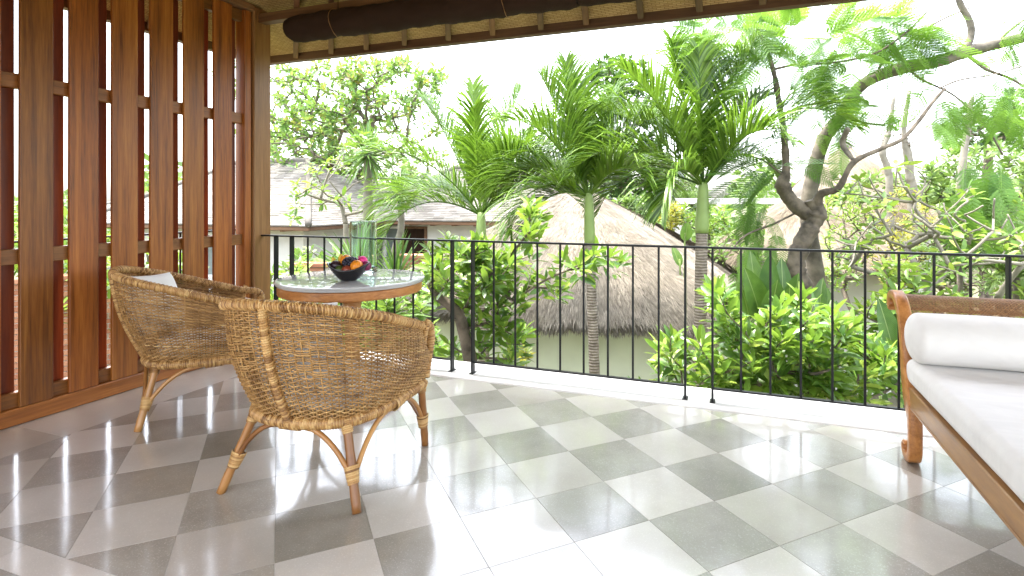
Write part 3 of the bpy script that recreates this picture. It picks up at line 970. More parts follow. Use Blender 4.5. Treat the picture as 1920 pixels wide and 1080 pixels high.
chair_soft(ch2, 'white seat cushion inside the wicker armchair by the slatted screen', 'white pillow leaning in the wicker armchair by the slatted screen', ((-0.02, -0.262, 0.612), 112, -4, -40, 0.37))

# ------------------------------------------------------------------ table and what stands on it
TC = np.array([-2.143, 2.70])
tb = empty('round_table', (TC[0], TC[1], 0.003), 0, 'round pedestal table with pale marble top and wood rim', 'table')
MB().lathe([(0.0, 0.719), (0.395, 0.719), (0.408, 0.722), (0.414, 0.728), (0.416, 0.734), (0.420, 0.737), (0.4215, 0.742), (0.418, 0.7465), (0.408, 0.748), (0.0, 0.748)], k=96).build('marble_top', M['stone'], tb)
MB().lathe([(0.0, 0.668), (0.385, 0.668), (0.400, 0.6695), (0.404, 0.675), (0.404, 0.714), (0.400, 0.7185), (0.0, 0.7185)], k=96).build('wood_apron', M['table_wood'], tb)
MB().lathe([(0.0, 0.05), (0.085, 0.05), (0.088, 0.10), (0.066, 0.14), (0.060, 0.20), (0.045, 0.30), (0.040, 0.42), (0.047, 0.54), (0.054, 0.60), (0.048, 0.612), (0.056, 0.622), (0.060, 0.632), (0.054, 0.642), (0.058, 0.6675), (0, 0.6675)], k=40).build('pedestal', M['table_wood'], tb)
for k in range(4):
    a = k * pi / 2 + 0.5
    P = [(0.06 * cos(a), 0.06 * sin(a), 0.10), (0.15 * cos(a), 0.15 * sin(a), 0.085), (0.24 * cos(a), 0.24 * sin(a), 0.035), (0.28 * cos(a), 0.28 * sin(a), 0.022)]
    MB().tube(spline(P, 12), np.linspace(0.034, 0.022, 12), 10).build('foot', M['table_wood'], tb)
TZ = 0.7512

bc = A(654, 522, 3.14); BX, BY = bc[0], bc[1]
bo = MB(); outer, inner = [], []
def bowl_pt(a, s, ins=0.0):
    rx = (0.040 + 0.082 * s ** 0.8) - ins; ry = (0.034 + 0.050 * s ** 0.8) - ins
    zz = 0.062 * s + 0.040 * (s ** 1.6) * abs(cos(a)) ** 2.2
    return (rx * cos(a), ry * sin(a), zz + ins * 1.0)
th = np.linspace(0, 2 * pi, 56, endpoint=False)
rows_ = [[(0.001 * cos(a), 0.001 * sin(a), 0.0) for a in th]] + [[bowl_pt(a, s) for a in th] for s in np.linspace(0, 1, 12)]
rows_ += [[(bowl_pt(a, 1.0, 0.0025)[0], bowl_pt(a, 1.0, 0.0025)[1], bowl_pt(a, 1)[2] + 0.0012) for a in th]]
rows_ += [[bowl_pt(a, s, 0.005) for a in th] for s in np.linspace(0.97, 0, 10)] + [[(0.001 * cos(a), 0.001 * sin(a), 0.005) for a in th]]
bo.grid(rows_[::-1], closed=True)
bowl = bo.build('fruit_bowl', plain('black_lacquer', (0.012, 0.011, 0.012), 0.16, var=0.2), None, (BX, BY, TZ))
bowl.rotation_euler = (0, 0, R(18))
tag(bowl, 'black boat shaped bowl of fruit on the round table', 'bowl')

def fruit_mat(name, c, rough=0.35, bs=0.3, ns=90.0, var=0.15):
    return plain(name, c, rough, 12.0, var, bs=bs, bscale=ns)
def orb(name, r, p, label, cat, m, sq=(1, 1, 1), stem=None, group=None, rot=(0, 0, 0), dim=0.06):
    k = 24
    prof = []
    for a in np.linspace(-pi / 2, pi / 2, 15):
        d = 1 - dim * math.exp(-((pi / 2 - abs(a)) / 0.25) ** 2)
        prof.append((max(1e-4, r * cos(a)), r * sin(a) * d))
    o = MB().lathe(prof, k=k, sx=sq[0], sy=sq[1]).build(name, m, None, p)
    o.scale = (1, 1, sq[2]); o.rotation_euler = rot
    if stem:
        MB().tube([(0, 0, r * (1 - dim) - 0.003), (0.001, 0, r + 0.002)], [0.0035, 0.0022], 6).build('stem', stem, o)
    return tag(o, label, cat, group)
def bp(dx, dy, dz):
    """place in the bowl: dx along the picture, dy away from the camera"""
    return arr([BX, BY, TZ]) + CR * dx + CFW * dy + UP * dz
omat = fruit_mat('orange_peel', (0.80, 0.27, 0.02))
stm = plain('fruit_stem', (0.08, 0.09, 0.03), 0.7)
orb('orange', 0.036, bp(0.052, -0.022, 0.082), 'orange at the front of the fruit bowl', 'orange', omat, stem=stm, rot=(0.5, 0.3, 0))
orb('orange', 0.035, bp(-0.026, 0.030, 0.108), 'orange at the back of the fruit bowl behind the dark grapes', 'orange', omat, stem=stm, rot=(0.3, -0.4, 1))
orb('mangosteen', 0.031, bp(-0.073, 0.0, 0.083), 'dark purple round fruit at one end of the bowl beside the bananas', 'mangosteen', fruit_mat('purple_skin', (0.028, 0.012, 0.018), 0.3), stem=stm, dim=0.1)
orb('apple', 0.031, bp(0.002, -0.034, 0.060), 'dull red round fruit low in the front of the bowl', 'apple', fruit_mat('red_skin', (0.22, 0.045, 0.022), 0.28, 0.05, 40, 0.4), stem=stm, dim=0.14)
orb('lime', 0.026, bp(-0.043, -0.028, 0.060), 'dark green lime between the purple fruit and the red fruit', 'lime', fruit_mat('lime_skin', (0.045, 0.075, 0.014), 0.3), sq=(1, 1, 1.12))
orb('plum', 0.030, bp(0.096, 0.006, 0.080), 'dark magenta fruit at the end of the bowl beside the orange', 'plum', fruit_mat('magenta_skin', (0.16, 0.012, 0.060), 0.3), dim=0.1)
df = orb('dragon_fruit', 0.032, bp(0.066, 0.032, 0.102), 'bright pink fruit behind the front orange', 'dragon fruit', fruit_mat('pink_skin', (0.72, 0.035, 0.24), 0.4), sq=(1.0, 0.9, 1.2), rot=(0.4, 0.9, 0))
for k in range(9):
    a = k * 2.4; zz = -0.02 + 0.005 * k
    rr = math.sqrt(max(1e-5, 0.031 ** 2 - zz ** 2))
    p = arr((rr * cos(a), 0.9 * rr * sin(a), zz))
    MB().tube([p * 0.9, p + unit(p) * 0.006 + UP * 0.005, p * 1.1 + UP * 0.016], [0.006, 0.004, 0.0008], 5, flat=0.5).build('scale', M['lime_leaf'] if k % 3 == 0 else df.data.materials[0], df)
def banana(p0, p1, p2, label):
    P = spline([p0, p1, p2], 14)
    o = empty('banana', P.mean(0), 0, label, 'banana', 'small bananas in the fruit bowl')
    rad = 0.0150 * np.sin(np.linspace(0.10, 1, 14) ** 0.75 * pi * 0.94 + 0.06) ** 0.55
    MB().tube(P - P.mean(0), rad, 6).build('peel', fruit_mat('banana_peel', (0.66, 0.47, 0.035), 0.45, 0.05), o)
    MB().tube((P - P.mean(0))[-2:] + (P[-1] - P[-3]) * 0.3, [0.005, 0.004], 6).build('tip', stm, o)
banana(bp(-0.03, 0.04, 0.075), bp(-0.060, 0.042, 0.110), bp(-0.056, 0.036, 0.146), 'small yellow banana standing up beside the back orange')
banana(bp(-0.06, 0.03, 0.075), bp(-0.092, 0.026, 0.104), bp(-0.096, 0.016, 0.130), 'small yellow banana at the tip of the bowl behind the purple fruit')
gr = empty('grape_bunch', bp(0.012, -0.004, 0.10), 0, 'bunch of black grapes in the middle of the bowl', 'grapes')
gm = plain('black_grape', (0.010, 0.010, 0.022), 0.22, 30, 0.3)
gs = MB().lathe([(max(1e-4, 0.0105 * cos(a)), 0.0105 * sin(a)) for a in np.linspace(-pi / 2, pi / 2, 9)], k=12).mesh('grape'); gs.materials.append(gm)
kk = 0
for k in range(46):
    f = (k + 0.5) / 46; ph = k * 2.39996
    zz = 1 - 1.5 * f; rr = math.sqrt(max(0, 1 - zz ** 2))
    p = CR * (0.040 * rr * cos(ph)) + CFW * (0.030 * rr * sin(ph)) + UP * (0.027 * zz)
    link('grape', gs, gr, p)
MB().tube([(0, 0, 0.02), (0.004, 0.004, 0.038), (0.014, 0.006, 0.045)], 0.002, 6).build('stalk', stm, gr)

vc = A(681, 508, 3.545)
va = empty('glass_vase', (vc[0], vc[1], TZ), 0, 'tall clear glass cylinder vase standing at the back of the table', 'vase')
rv = 0.083
MB().lathe([(0.0005, 0.0), (rv - 0.004, 0.0), (rv, 0.004), (rv, 0.318), (rv - 0.002, 0.320), (rv - 0.0085, 0.318), (rv - 0.0085, 0.032), (rv - 0.016, 0.024), (0.0005, 0.024)], k=64).build('cylinder', M['glass'], va)

# ------------------------------------------------------------------ daybed
so_ = np.array([0.725, 2.0, 0.0])
sofa = empty('daybed', so_, 0, 'teak daybed with a scrolled cane arm and white cushions', 'daybed')
prof = [(3.018, .066, .010), (3.034, .074, .014), (3.052, .066, .018), (3.060, .046, .022), (3.046, .024, .028), (3.012, .017, .034), (2.972, .026, .040), (2.950, .060, .042), (2.945, .12, .040), (2.948, .18, .046),
        (2.965, .24, .070), (2.990, .30, .10), (3.020, .36, .095), (3.046, .42, .072), (3.064, .48, .060), (3.080, .54, .052), (3.102, .60, .048), (3.136, .66, .046), (3.186, .708, .044), (3.242, .729, .042), (3.296, .722, .040),
        (3.328, .694, .036), (3.326, .662, .030), (3.303, .652, .022), (3.293, .664, .014)]
def scroll(x0, x1, flip=False):
    S_ = spline(prof, 120)
    c = S_[:, :2]; w = S_[:, 2]
    tn = unit(np.gradient(c, axis=0)); nr = np.stack([-tn[:, 1], tn[:, 0]], 1)
    Lf, Rt = c + nr * w[:, None] / 2, c - nr * w[:, None] / 2
    b = 0.004
    P = []
    for i in range(len(c)):
        l, r_ = Lf[i], Rt[i]; n_ = nr[i]
        P.append([(x0, *(l - n_ * b)), (x0 + b, *l), (x1 - b, *l), (x1, *(l - n_ * b)), (x1, *(r_ + n_ * b)), (x1 - b, *r_), (x0 + b, *r_), (x0, *(r_ + n_ * b))])
    P = arr(P)
    if flip:
        P[..., 1] = 4.06 - P[..., 1]
        P = P[:, ::-1]
    mb = MB(); mb.grid(P - so_, closed=True)
    for e in (0, -1):
        mb.add(P[e] - so_, [(0, 1, 2, 3), (0, 3, 4, 7), (7, 4, 5, 6)], smooth=False)
    return mb
for fl_ in (False, True):
    for xa in (0.722, 1.56):
        scroll(xa, xa + 0.052, fl_).build('scroll_leg', M['sofa_wood'], sofa)
def sbox(nm, lo, hi, b=0.004, m='sofa_wood'):
    MB().box(arr(lo) - so_, arr(hi) - so_, b).build(nm, M[m], sofa)
sbox('seat_rail', (0.7265, 1.09, 0.262), (0.769, 2.968, 0.352))
MB().box(arr((0.7245, 1.09, 0.262)) - so_, arr((0.7262, 2.968, 0.272)) - so_, 0.0005).build('bead', M['sofa_wood'], sofa)
sbox('seat_rail', (1.565, 1.09, 0.262), (1.607, 2.968, 0.352))
sbox('cross_rail', (0.7745, 2.972, 0.265), (1.5595, 3.022, 0.352))
sbox('cross_rail', (0.7745, 1.038, 0.265), (1.5595, 1.088, 0.352))
for k in range(9):
    sbox('slat', (0.7695, 1.15 + 0.2 * k, 0.325), (1.5645, 1.25 + 0.2 * k, 0.345), 0.003)
# cane panels wrapped over the scrolls
def cane_panel(flip):
    S_ = spline(prof, 200)
    k0 = int(200 * 13.2 / 24); k1 = int(200 * 23.0 / 24)
    C = resample(S_[k0:k1, :2], 0.004)
    L = len(C) * 0.004
    tn = unit(np.gradient(C, axis=0)); nr = np.stack([-tn[:, 1], tn[:, 0]], 1)
    def pt(x, s):
        i = np.clip(np.asarray(s) / L * (len(C) - 1), 0, len(C) - 1)
        yy = np.interp(i, np.arange(len(C)), C[:, 0]); zz = np.interp(i, np.arange(len(C)), C[:, 1])
        ny = np.interp(i, np.arange(len(C)), nr[:, 0]); nz = np.interp(i, np.arange(len(C)), nr[:, 1])
        if flip:
            return np.stack([np.asarray(x) + 0 * yy, 4.06 - yy, zz], -1) - so_, np.stack([0 * yy, -ny, nz], -1)
        return np.stack([np.asarray(x) + 0 * yy, yy, zz], -1) - so_, np.stack([0 * yy, ny, nz], -1)
    mb = MB()
    def strand(xs_, ss, w, off):
        P, n_ = pt(xs_, ss)
        if len(P) < 2:
            return
        tn_ = unit(np.gradient(P, axis=0)); sd__ = unit(np.cross(tn_, n_))
        V = np.stack([P + sd__ * w / 2 + n_ * off, P + n_ * (off + 0.0008), P - sd__ * w / 2 + n_ * off], 1)
        N = len(P); i = np.arange(N - 1)[:, None] * 3; j = np.arange(2)[None]
        mb.add(V.reshape(-1, 3), np.stack([i + j, i + j + 1, i + 3 + j + 1, i + 3 + j], -1).reshape(-1, 4), rnd=rng.random())
    X0, X1, sp = 0.774, 1.56, 0.0135
    for x in np.arange(X0 + 0.004, X1, sp):
        for dx in (-0.0022, 0.0022):
            strand(np.full(40, x + dx), np.linspace(0, L, 40), 0.0020, 0.0)
    for s in np.arange(0.004, L, sp):
        for ds in (-0.0022, 0.0022):
            strand(np.linspace(X0, X1, 6), np.full(6, s + ds), 0.0020, 0.0010)
    for sg in (1, -1):
        for k in np.arange(-int(L / sp) - 1, int((X1 - X0) / sp) + int(L / sp) + 2):
            xs_ = X0 + k * sp + sg * np.linspace(0, L, 40)
            ss = np.linspace(0, L, 40)
            ok = (xs_ > X0) & (xs_ < X1)
            if ok.sum() > 2:
                strand(xs_[ok], ss[ok], 0.0026, 0.0018)
    mb.build('cane_panel', M['canework'], sofa, kind='stuff')
    # wood edging strips along the panel
    for s in (0.0, L):
        P, n_ = pt(np.linspace(X0, X1, 3), np.full(3, s))
        MB().tube(P, 0.008 if s else 0.014, 8).build('cane_rail', M['sofa_wood'], sofa)
    for x in (X0 + 0.004,):
        P, n_ = pt(np.full(40, x), np.linspace(0, L, 40))
        MB().tube(P + n_ * 0.002, 0.004, 6).build('cane_edge', M['wrap'], sofa)
cane_panel(False); cane_panel(True)

def softbox(name, lo, hi, r, label, cat, m, wob=0.003, group=None):
    """upholstered block: rounded box with faint puckering"""
    lo, hi = arr(lo), arr(hi); c = (lo + hi) / 2; h = (hi - lo) / 2
    mb = MB(); n = 30
    def proj(P):
        q = np.clip(P, -(h - r), h - r); d = P - q
        L_ = np.linalg.norm(d, axis=-1, keepdims=True)
        return q + d / np.maximum(L_, 1e-9) * np.minimum(r, np.maximum(L_, 1e-9)) * (L_ > 1e-9)
    def lin(k):
        e = r * 1.0 / h[k]
        return np.concatenate([np.linspace(-1, -1 + e, 7)[:-1], np.linspace(-1 + e, 1 - e, n), np.linspace(1 - e, 1, 7)[1:]])
    for ax in range(3):
        o1, o2 = (ax + 1) % 3, (ax + 2) % 3
        U, V = np.meshgrid(lin(o1), lin(o2), indexing='ij')
        for s in (-1, 1):
            P = np.zeros(U.shape + (3,)); P[..., ax] = s * h[ax]; P[..., o1] = U * h[o1]; P[..., o2] = V * h[o2]
            P = proj(P)
            d = unit(P)
            P = P + d * (wob * np.sin(P[..., [0]] * 17 + P[..., [1]] * 11) * np.sin(P[..., [1]] * 13 - P[..., [2]] * 15 + 1))
            mb.grid(P if s > 0 else P[::-1])
    o = mb.build(name, m, None, c)
    return tag(o, label, cat, group)
mt_ = softbox('seat_mattress', (0.728, 1.10, 0.3535), (1.555, 3.035, 0.474), 0.040, 'long white seat mattress lying on the teak daybed', 'mattress', M['linen'], 0.0012)
# bolster: a roll with rounded, gathered ends
def bolster(y, label):
    n, k = 60, 40
    xs_ = np.linspace(0, 1, n); P = []
    X0, X1 = 0.712, 1.545
    for u_ in xs_:
        x = X0 + (X1 - X0) * u_
        e = min(x - X0, X1 - x)
        rr = 0.117 if e > 0.055 else 0.117 * math.sqrt(max(0.0, 1 - ((0.055 - e) / 0.055) ** 2)) * 0.55 + 0.117 * 0.45 * min(1, (e / 0.055) ** 0.35)
        P.append([(x, y + rr * 1.06 * cos(a) + 0.002 * sin(9 * x + 3 * a), 0.4735 + 0.112 + rr * 0.955 * sin(a) + 0.002 * sin(13 * x + a)) for a in np.linspace(0, 2 * pi, k, endpoint=False)])
    xs2 = np.concatenate([np.linspace(0, 0.066, 12), np.linspace(0.07, 0.93, 26), np.linspace(0.934, 1, 12)])
    Q = []
    P = arr(P)
    for u_ in xs2:
        x = X0 + (X1 - X0) * u_; e = max(min(x - X0, X1 - x), 0)
        rr = 0.117 if e > 0.055 else 0.117 * (1 - (1 - min(1, e / 0.055)) ** 2.4) ** 0.5
        rr = max(rr, 0.001)
        Q.append([(x, y + rr * 1.06 * cos(a), 0.4735 + 0.112 + rr * 0.955 * sin(a) + 0.0015 * sin(11 * x + 2 * a)) for a in np.linspace(0, 2 * pi, k, endpoint=False)])
    o = MB().grid(Q, closed=True).build('bolster', M['linen'])
    return tag(o, label, 'bolster')
bolster(2.935, 'white round bolster lying against the cane arm of the daybed')
# ------------------------------------------------------------------ garden: ground
GZ = -2.8
gm_ = MB()
n = 90
ax_ = np.sign(np.linspace(-1, 1, n)) * np.abs(np.linspace(-1, 1, n)) ** 3 * 600
X_, Y_ = np.meshgrid(ax_, ax_ + 10, indexing='ij')
def ground_z(x, y):
    left = 1 / (1 + np.exp((x + 6.0) * 1.6)) * 1 / (1 + np.exp(-(y - 1.0) * 1.2))
    return GZ + 1.5 * left + 0.05 * np.sin(x * 0.9) * np.cos(y * 0.7)
gm_.grid(np.stack([X_, Y_, ground_z(X_, Y_)], -1))
tag(gm_.build('ground', M['soil']), 'garden ground below the veranda', kind='structure')

# the supporting wall under the veranda
MB().box((-3.8, -2.38, GZ - 0.2), (3.28, 3.60, -0.262), 0.01).build('veranda_wall', M['white_wall'], None, None, 'structure')

# ------------------------------------------------------------------ vegetation toolkit
def leaf_tmpl(w=0.32, fold=0.12, droop=0.18, st=(0.28, 0.58, 0.85), wf=(0.78, 1.0, 0.62)):
    """a pointed leaf one unit long along +y, folded along its midrib and bending down"""
    V = [(0, 0, 0)]
    for s_, f in zip(st, wf):
        z = -droop * s_ ** 2
        V += [(-w / 2 * f, s_, z + fold * w * f), (0, s_, z), (w / 2 * f, s_, z + fold * w * f)]
    V.append((0, 1, -droop))
    n_ = len(st); t = [(0, 2, 1), (0, 3, 2)]; q = []
    for k in range(n_ - 1):
        a = 1 + 3 * k
        q += [(a, a + 1, a + 4, a + 3), (a + 1, a + 2, a + 5, a + 4)]
    a = 1 + 3 * (n_ - 1)
    t += [(a, a + 1, 3 * n_ + 1), (a + 1, a + 2, 3 * n_ + 1)]
    return arr(V), q, t
LEAF = leaf_tmpl()
LEAF2 = leaf_tmpl(0.42, 0.10, 0.12, (0.45, 0.8), (1.0, 0.75))
QLEAF = (arr([(0, 0, 0), (-0.22, 0.5, 0.03), (0, 1, -0.08), (0.22, 0.5, 0.03)]), [(0, 3, 2, 1)], [])

def frames(d, roll=None, up=None):
    """columns x (side), y (leaf axis), z (normal) for leaf axes d, leaf faces turned up, with random roll"""
    d = unit(d); N = len(d)
    u = np.broadcast_to(UP if up is None else up, (N, 3)) + rng.normal(0, 0.25, (N, 3))
    x = unit(np.cross(d, u)); z = np.cross(x, d)
    if roll is not None:
        a = rng.normal(0, roll, N)[:, None]
        x, z = x * np.cos(a) + z * np.sin(a), z * np.cos(a) - x * np.sin(a)
    return np.stack([x, d, z], -1)

def leaves(mb, pos, d, L, tmpl=LEAF, roll=0.5, rnd=None):
    pos, d = arr(pos), arr(d)
    if len(pos) == 0:
        return
    F_ = frames(d, roll) * np.broadcast_to(arr(L), (len(pos),))[:, None, None]
    mb.inst(*tmpl, F_, pos, rnd=rnd)

def rosette(tip, axis, n, L, lo=35, hi=80, back=0.10):
    """positions and directions of leaves spiralling round a shoot tip"""
    axis = unit(axis)
    ref = np.array([1.0, 0, 0]) if abs(axis[0]) < 0.8 else np.array([0, 1.0, 0])
    a = unit(np.cross(axis, ref)); b = np.cross(axis, a)
    k = np.arange(n); ph = k * 2.4 + rng.random() * 6
    el = np.radians(lo + (hi - lo) * (1 - k / max(1, n - 1)) + rng.normal(0, 8, n))
    rad = a * np.cos(ph)[:, None] + b * np.sin(ph)[:, None]
    d = axis * np.cos(el)[:, None] + rad * np.sin(el)[:, None]
    pos = tip - axis * (back * (1 - k / max(1, n - 1)))[:, None] + rad * 0.006
    Ls = L * (0.65 + 0.45 * np.sin(np.linspace(0.6, 2.6, n)))[::1] * rng.uniform(0.8, 1.15, n)
    return pos, d, Ls

def grow(trunk, tips, r_tip=0.006, seg=0.25, pw=0.45, bow=0.08, jit=0.03, upw=0.15, rmax=None, rtrunk=None):
    """branch skeleton: every tip joins the nearest wood already there; limb thickness follows what it carries.
    returns (list of (path, radii)), tip axes"""
    nodes = [arr(p) for p in trunk]; par = [-1] + list(range(len(trunk) - 1))
    nt = len(nodes)
    tips = arr(tips)
    order = np.argsort(np.linalg.norm(tips - nodes[nt - 1], axis=1))
    chains = []
    for ti in order:
        tp = tips[ti]
        Nn = arr(nodes)
        d = np.linalg.norm(Nn - tp, axis=1) + 0.8 * np.maximum(0, Nn[:, 2] - tp[2] + 0.05)
        d[:max(1, nt // 3)] += 5
        b = int(np.argmin(d)); D = np.linalg.norm(Nn[b] - tp)
        k = max(2, int(D / seg))
        s_ = np.linspace(0, 1, k + 1)[1:, None]
        pth = Nn[b] + (tp - Nn[b]) * s_ + (UP * (-upw) * D) * (s_ * (1 - s_)) * 1.0 + rng.normal(0, jit, (k, 3)) * D * np.sin(s_ * pi)
        ids = []
        p0 = b
        for q in pth:
            nodes.append(q); par.append(p0); p0 = len(nodes) - 1; ids.append(p0)
        chains.append((b, ids))
    cnt = np.zeros(len(nodes))
    for b, ids in chains:
        i = ids[-1]
        while i >= 0:
            cnt[i] += 1; i = par[i]
    rad = r_tip * np.maximum(cnt, 1) ** pw
    if rmax:
        rad = np.minimum(rad, rmax)
    if rtrunk is not None:
        rad[:nt] = rtrunk
    out = [(arr(nodes[:nt]), rad[:nt])]
    ends = []
    for b, ids in chains:
        P = [nodes[b]] + [nodes[i] for i in ids]
        r_ = np.r_[min(rad[b], rad[ids[0]] * 1.25), rad[ids]]
        out.append((arr(P), r_))
        ends.append((arr(P[-1]), unit(arr(P[-1]) - arr(P[-2])), arr(P)))
    return out, ends

def wood_mesh(br, k0=10, smooth_n=3):
    mb = MB()
    for i, (P, r_) in enumerate(br):
        n_ = (len(P) - 1) * smooth_n + 1
        Q = spline(np.c_[P, r_], n_) if len(P) > 2 else np.c_[P, r_]
        mb.tube(Q[:, :3], np.maximum(Q[:, 3], 0.0015), k0 if i == 0 else 6, rnd=rng.random())
    return mb

def ell(c, r, n, shell=0.35, zmin=-1.0):
    """points in an ellipsoid, denser towards the outside"""
    out = []
    while len(out) < n:
        v = rng.normal(size=3); v /= np.linalg.norm(v)
        s_ = rng.random() ** shell
        if v[2] * s_ < zmin:
            continue
        out.append(arr(c) + v * s_ * arr(r))
    return arr(out)

# ------------------------------------------------------------------ palms
def frond_mesh(origin, ang, dep, L, g, nl=74, wl=0.024, ll=0.74, tw=0.0):
    """one pinnate frond; ang = rise of the frond in the picture plane, dep = lean away from the camera"""
    d = unit(CR * cos(R(ang)) + UP * sin(R(ang)) + CFW * dep)
    n_ = 26; P = [arr(origin)]; D = [d]
    for k in range(n_ - 1):
        d = unit(d - UP * g * (0.25 + 1.6 * (k / n_) ** 1.2) / n_ + rng.normal(0, 0.006, 3))
        P.append(P[-1] + d * L / (n_ - 1)); D.append(d)
    P, D = arr(P), arr(D)
    mb = MB()
    mb.tube(P, np.linspace(0.016, 0.0022, n_), 6, rnd=0.9)
    t = np.linspace(0.13, 0.995, nl)
    t = np.repeat(t, 2); sd_ = np.tile([-1, 1], nl)
    i = t * (n_ - 1)
    g3 = lambda Aa: np.stack([np.interp(i, np.arange(n_), Aa[:, c]) for c in range(3)], 1)
    B, Dd = g3(P), unit(g3(D))
    side0 = np.cross(Dd, UP)
    nrm_h = np.linalg.norm(side0, axis=1, keepdims=True)
    side = unit(np.where(nrm_h > 0.25, side0, side0 * 0.5 + np.broadcast_to(CR, side0.shape) * 0.3))
    nor = unit(np.cross(side, Dd))
    prof_ = np.minimum(1, (0.35 + 2.2 * (t - 0.14))) * np.minimum(1, 0.30 + 2.0 * (1 - t))
    LL = ll * prof_ * rng.uniform(0.88, 1.08, len(t))
    fw = 0.75 + 0.9 * t
    vl = 0.72 + 0.16 * rng.normal(size=len(t))
    dr = unit(side * sd_[:, None] * 0.72 + Dd * fw[:, None] + nor * vl[:, None] + rng.normal(0, 0.045, (len(t), 3)))
    S = 5
    pts = [B]; dd = dr.copy()
    for s_ in range(S - 1):
        dd = unit(dd - UP[None] * (0.04 + 0.13 * s_) * (0.4 + 1.2 * rng.random((len(t), 1))))
        pts.append(pts[-1] + dd * (LL / (S - 1))[:, None])
    pts = np.stack(pts, 1)
    wd = unit(np.cross(np.gradient(pts, axis=1), nor[:, None, :] + 0.25 * rng.normal(size=(len(t), 1, 3))))
    prw = np.array([0.45, 1.0, 0.92, 0.6, 0.06]) * wl / 2
    Lf = pts - wd * prw[None, :, None]; Rt = pts + wd * prw[None, :, None]
    V = np.stack([Lf, Rt], 2).reshape(-1, 3)
    N = len(t); base = (np.arange(N) * S * 2)[:, None]; k = np.arange(S - 1)[None] * 2
    q = np.stack([base + k, base + k + 1, base + k + 3, base + k + 2], -1).reshape(-1, 4)
    rr = np.clip(rng.normal(0.5, 0.22) + rng.normal(0, 0.24, N), 0, 0.93)
    mb.add(V, q, rnd=np.repeat(rr, S * 2))
    return mb

def palm(label, crown, base, r_tr, shaft_len, fr, sc=1.0):
    crown, base = arr(crown), arr(base); r_tr = r_tr * 0.88
    o = empty('palm_tree', base, 0, label, 'palm tree', 'palm trees in front of the thatched hut')
    sh0 = crown - unit(crown - base) * shaft_len
    P = spline([base, base * 0.6 + sh0 * 0.4 + CR * 0.03, sh0], 40)
    n_ = len(P)
    rr = r_tr * (1.25 - 0.25 * np.linspace(0, 1, n_)) * (1 + 0.05 * (np.arange(n_) % 2)) + 0.10 * r_tr * np.exp(-np.arange(n_) / 2.0)
    MB().tube(P - base, rr, 14).build('trunk', M['palm_trunk'], o)
    Q = np.linspace(sh0, crown, 12)
    MB().tube(Q - base, r_tr * np.array([1.12, 1.18, 1.18, 1.15, 1.12, 1.10, 1.06, 1.02, .98, .92, .85, .72]), 14).build('crownshaft', M['crownshaft'], o)
    for (ang, dep, L, g) in fr:
        frond_mesh(crown - UP * 0.04 + CR * 0.02 * cos(R(ang)), ang, dep, L * sc * 1.12, g * 1.35 + 0.1, ll=0.74 * sc).build('frond', M['palm_leaf'], o, -base)
    return o
def gpt(u, v, Y):
    p = A(u, v, Y); return np.array([p[0], p[1], float(ground_z(p[0], p[1])) - 0.05])

F3 = [(100, .10, 1.72, .15), (76, -.1, 1.75, .45), (62, .25, 1.70, .75), (57, -.15, 1.95, 1.75), (128, .1, 1.70, .75), (118, -.25, 1.65, .6), (143, -.1, 1.75, 1.5),
      (152, .3, 1.45, 1.8), (108, .6, 1.5, .8), (84, .7, 1.5, .8), (135, -.75, 1.15, 2.4), (70, -.65, 1.35, 1.5), (94, -.2, 1.5, .2), (48, .35, 1.4, 1.6)]
palm('tallest palm tree, its arching fronds nearest the bare branched tree', A(1319, 342, 7.0), gpt(1298, 700, 7.0), 0.082, 0.64, F3, 1.0)
F2 = [(98, .1, 1.68, .15), (80, .15, 1.35, .5), (118, -.2, 1.45, 1.25), (136, .1, 1.45, 2.0), (148, -.35, 1.3, 2.5), (66, -.1, 1.40, 1.2), (50, .2, 1.3, 2.1),
      (105, .5, 1.4, .9), (128, .5, 1.4, 1.5), (75, .6, 1.3, 1.3), (160, -.2, 1.0, 2.6), (60, -.6, 1.1, 2.0), (110, -.1, 1.5, .45)]
palm('slender palm tree directly before the thatched roof, its pale ringed trunk crossing the green wall', A(1104, 362, 7.2), gpt(1116, 700, 7.2), 0.070, 0.67, F2, 0.98)
F1 = [(46, -.15, 1.85, 1.0), (52, .1, 1.75, .6), (40, .1, 1.5, 1.5), (112, .1, 1.75, .45), (92, -.2, 1.65, .3), (78, .1, 1.80, .55), (64, -.1, 1.75, .8), (58, .3, 1.7, 1.0), (126, -.15, 1.75, 1.1), (142, .1, 1.75, 1.75), (150, -.35, 1.6, 2.2),
      (100, .5, 1.5, .6), (135, .5, 1.5, 1.4), (70, -.5, 1.5, 1.3), (48, -.1, 1.4, 1.5), (84, .6, 1.5, .7)]
palm('palm tree at the left of the three, standing before the shingled roofs', A(902, 398, 8.2), gpt(905, 600, 8.2), 0.085, 0.72, F1, 1.02)

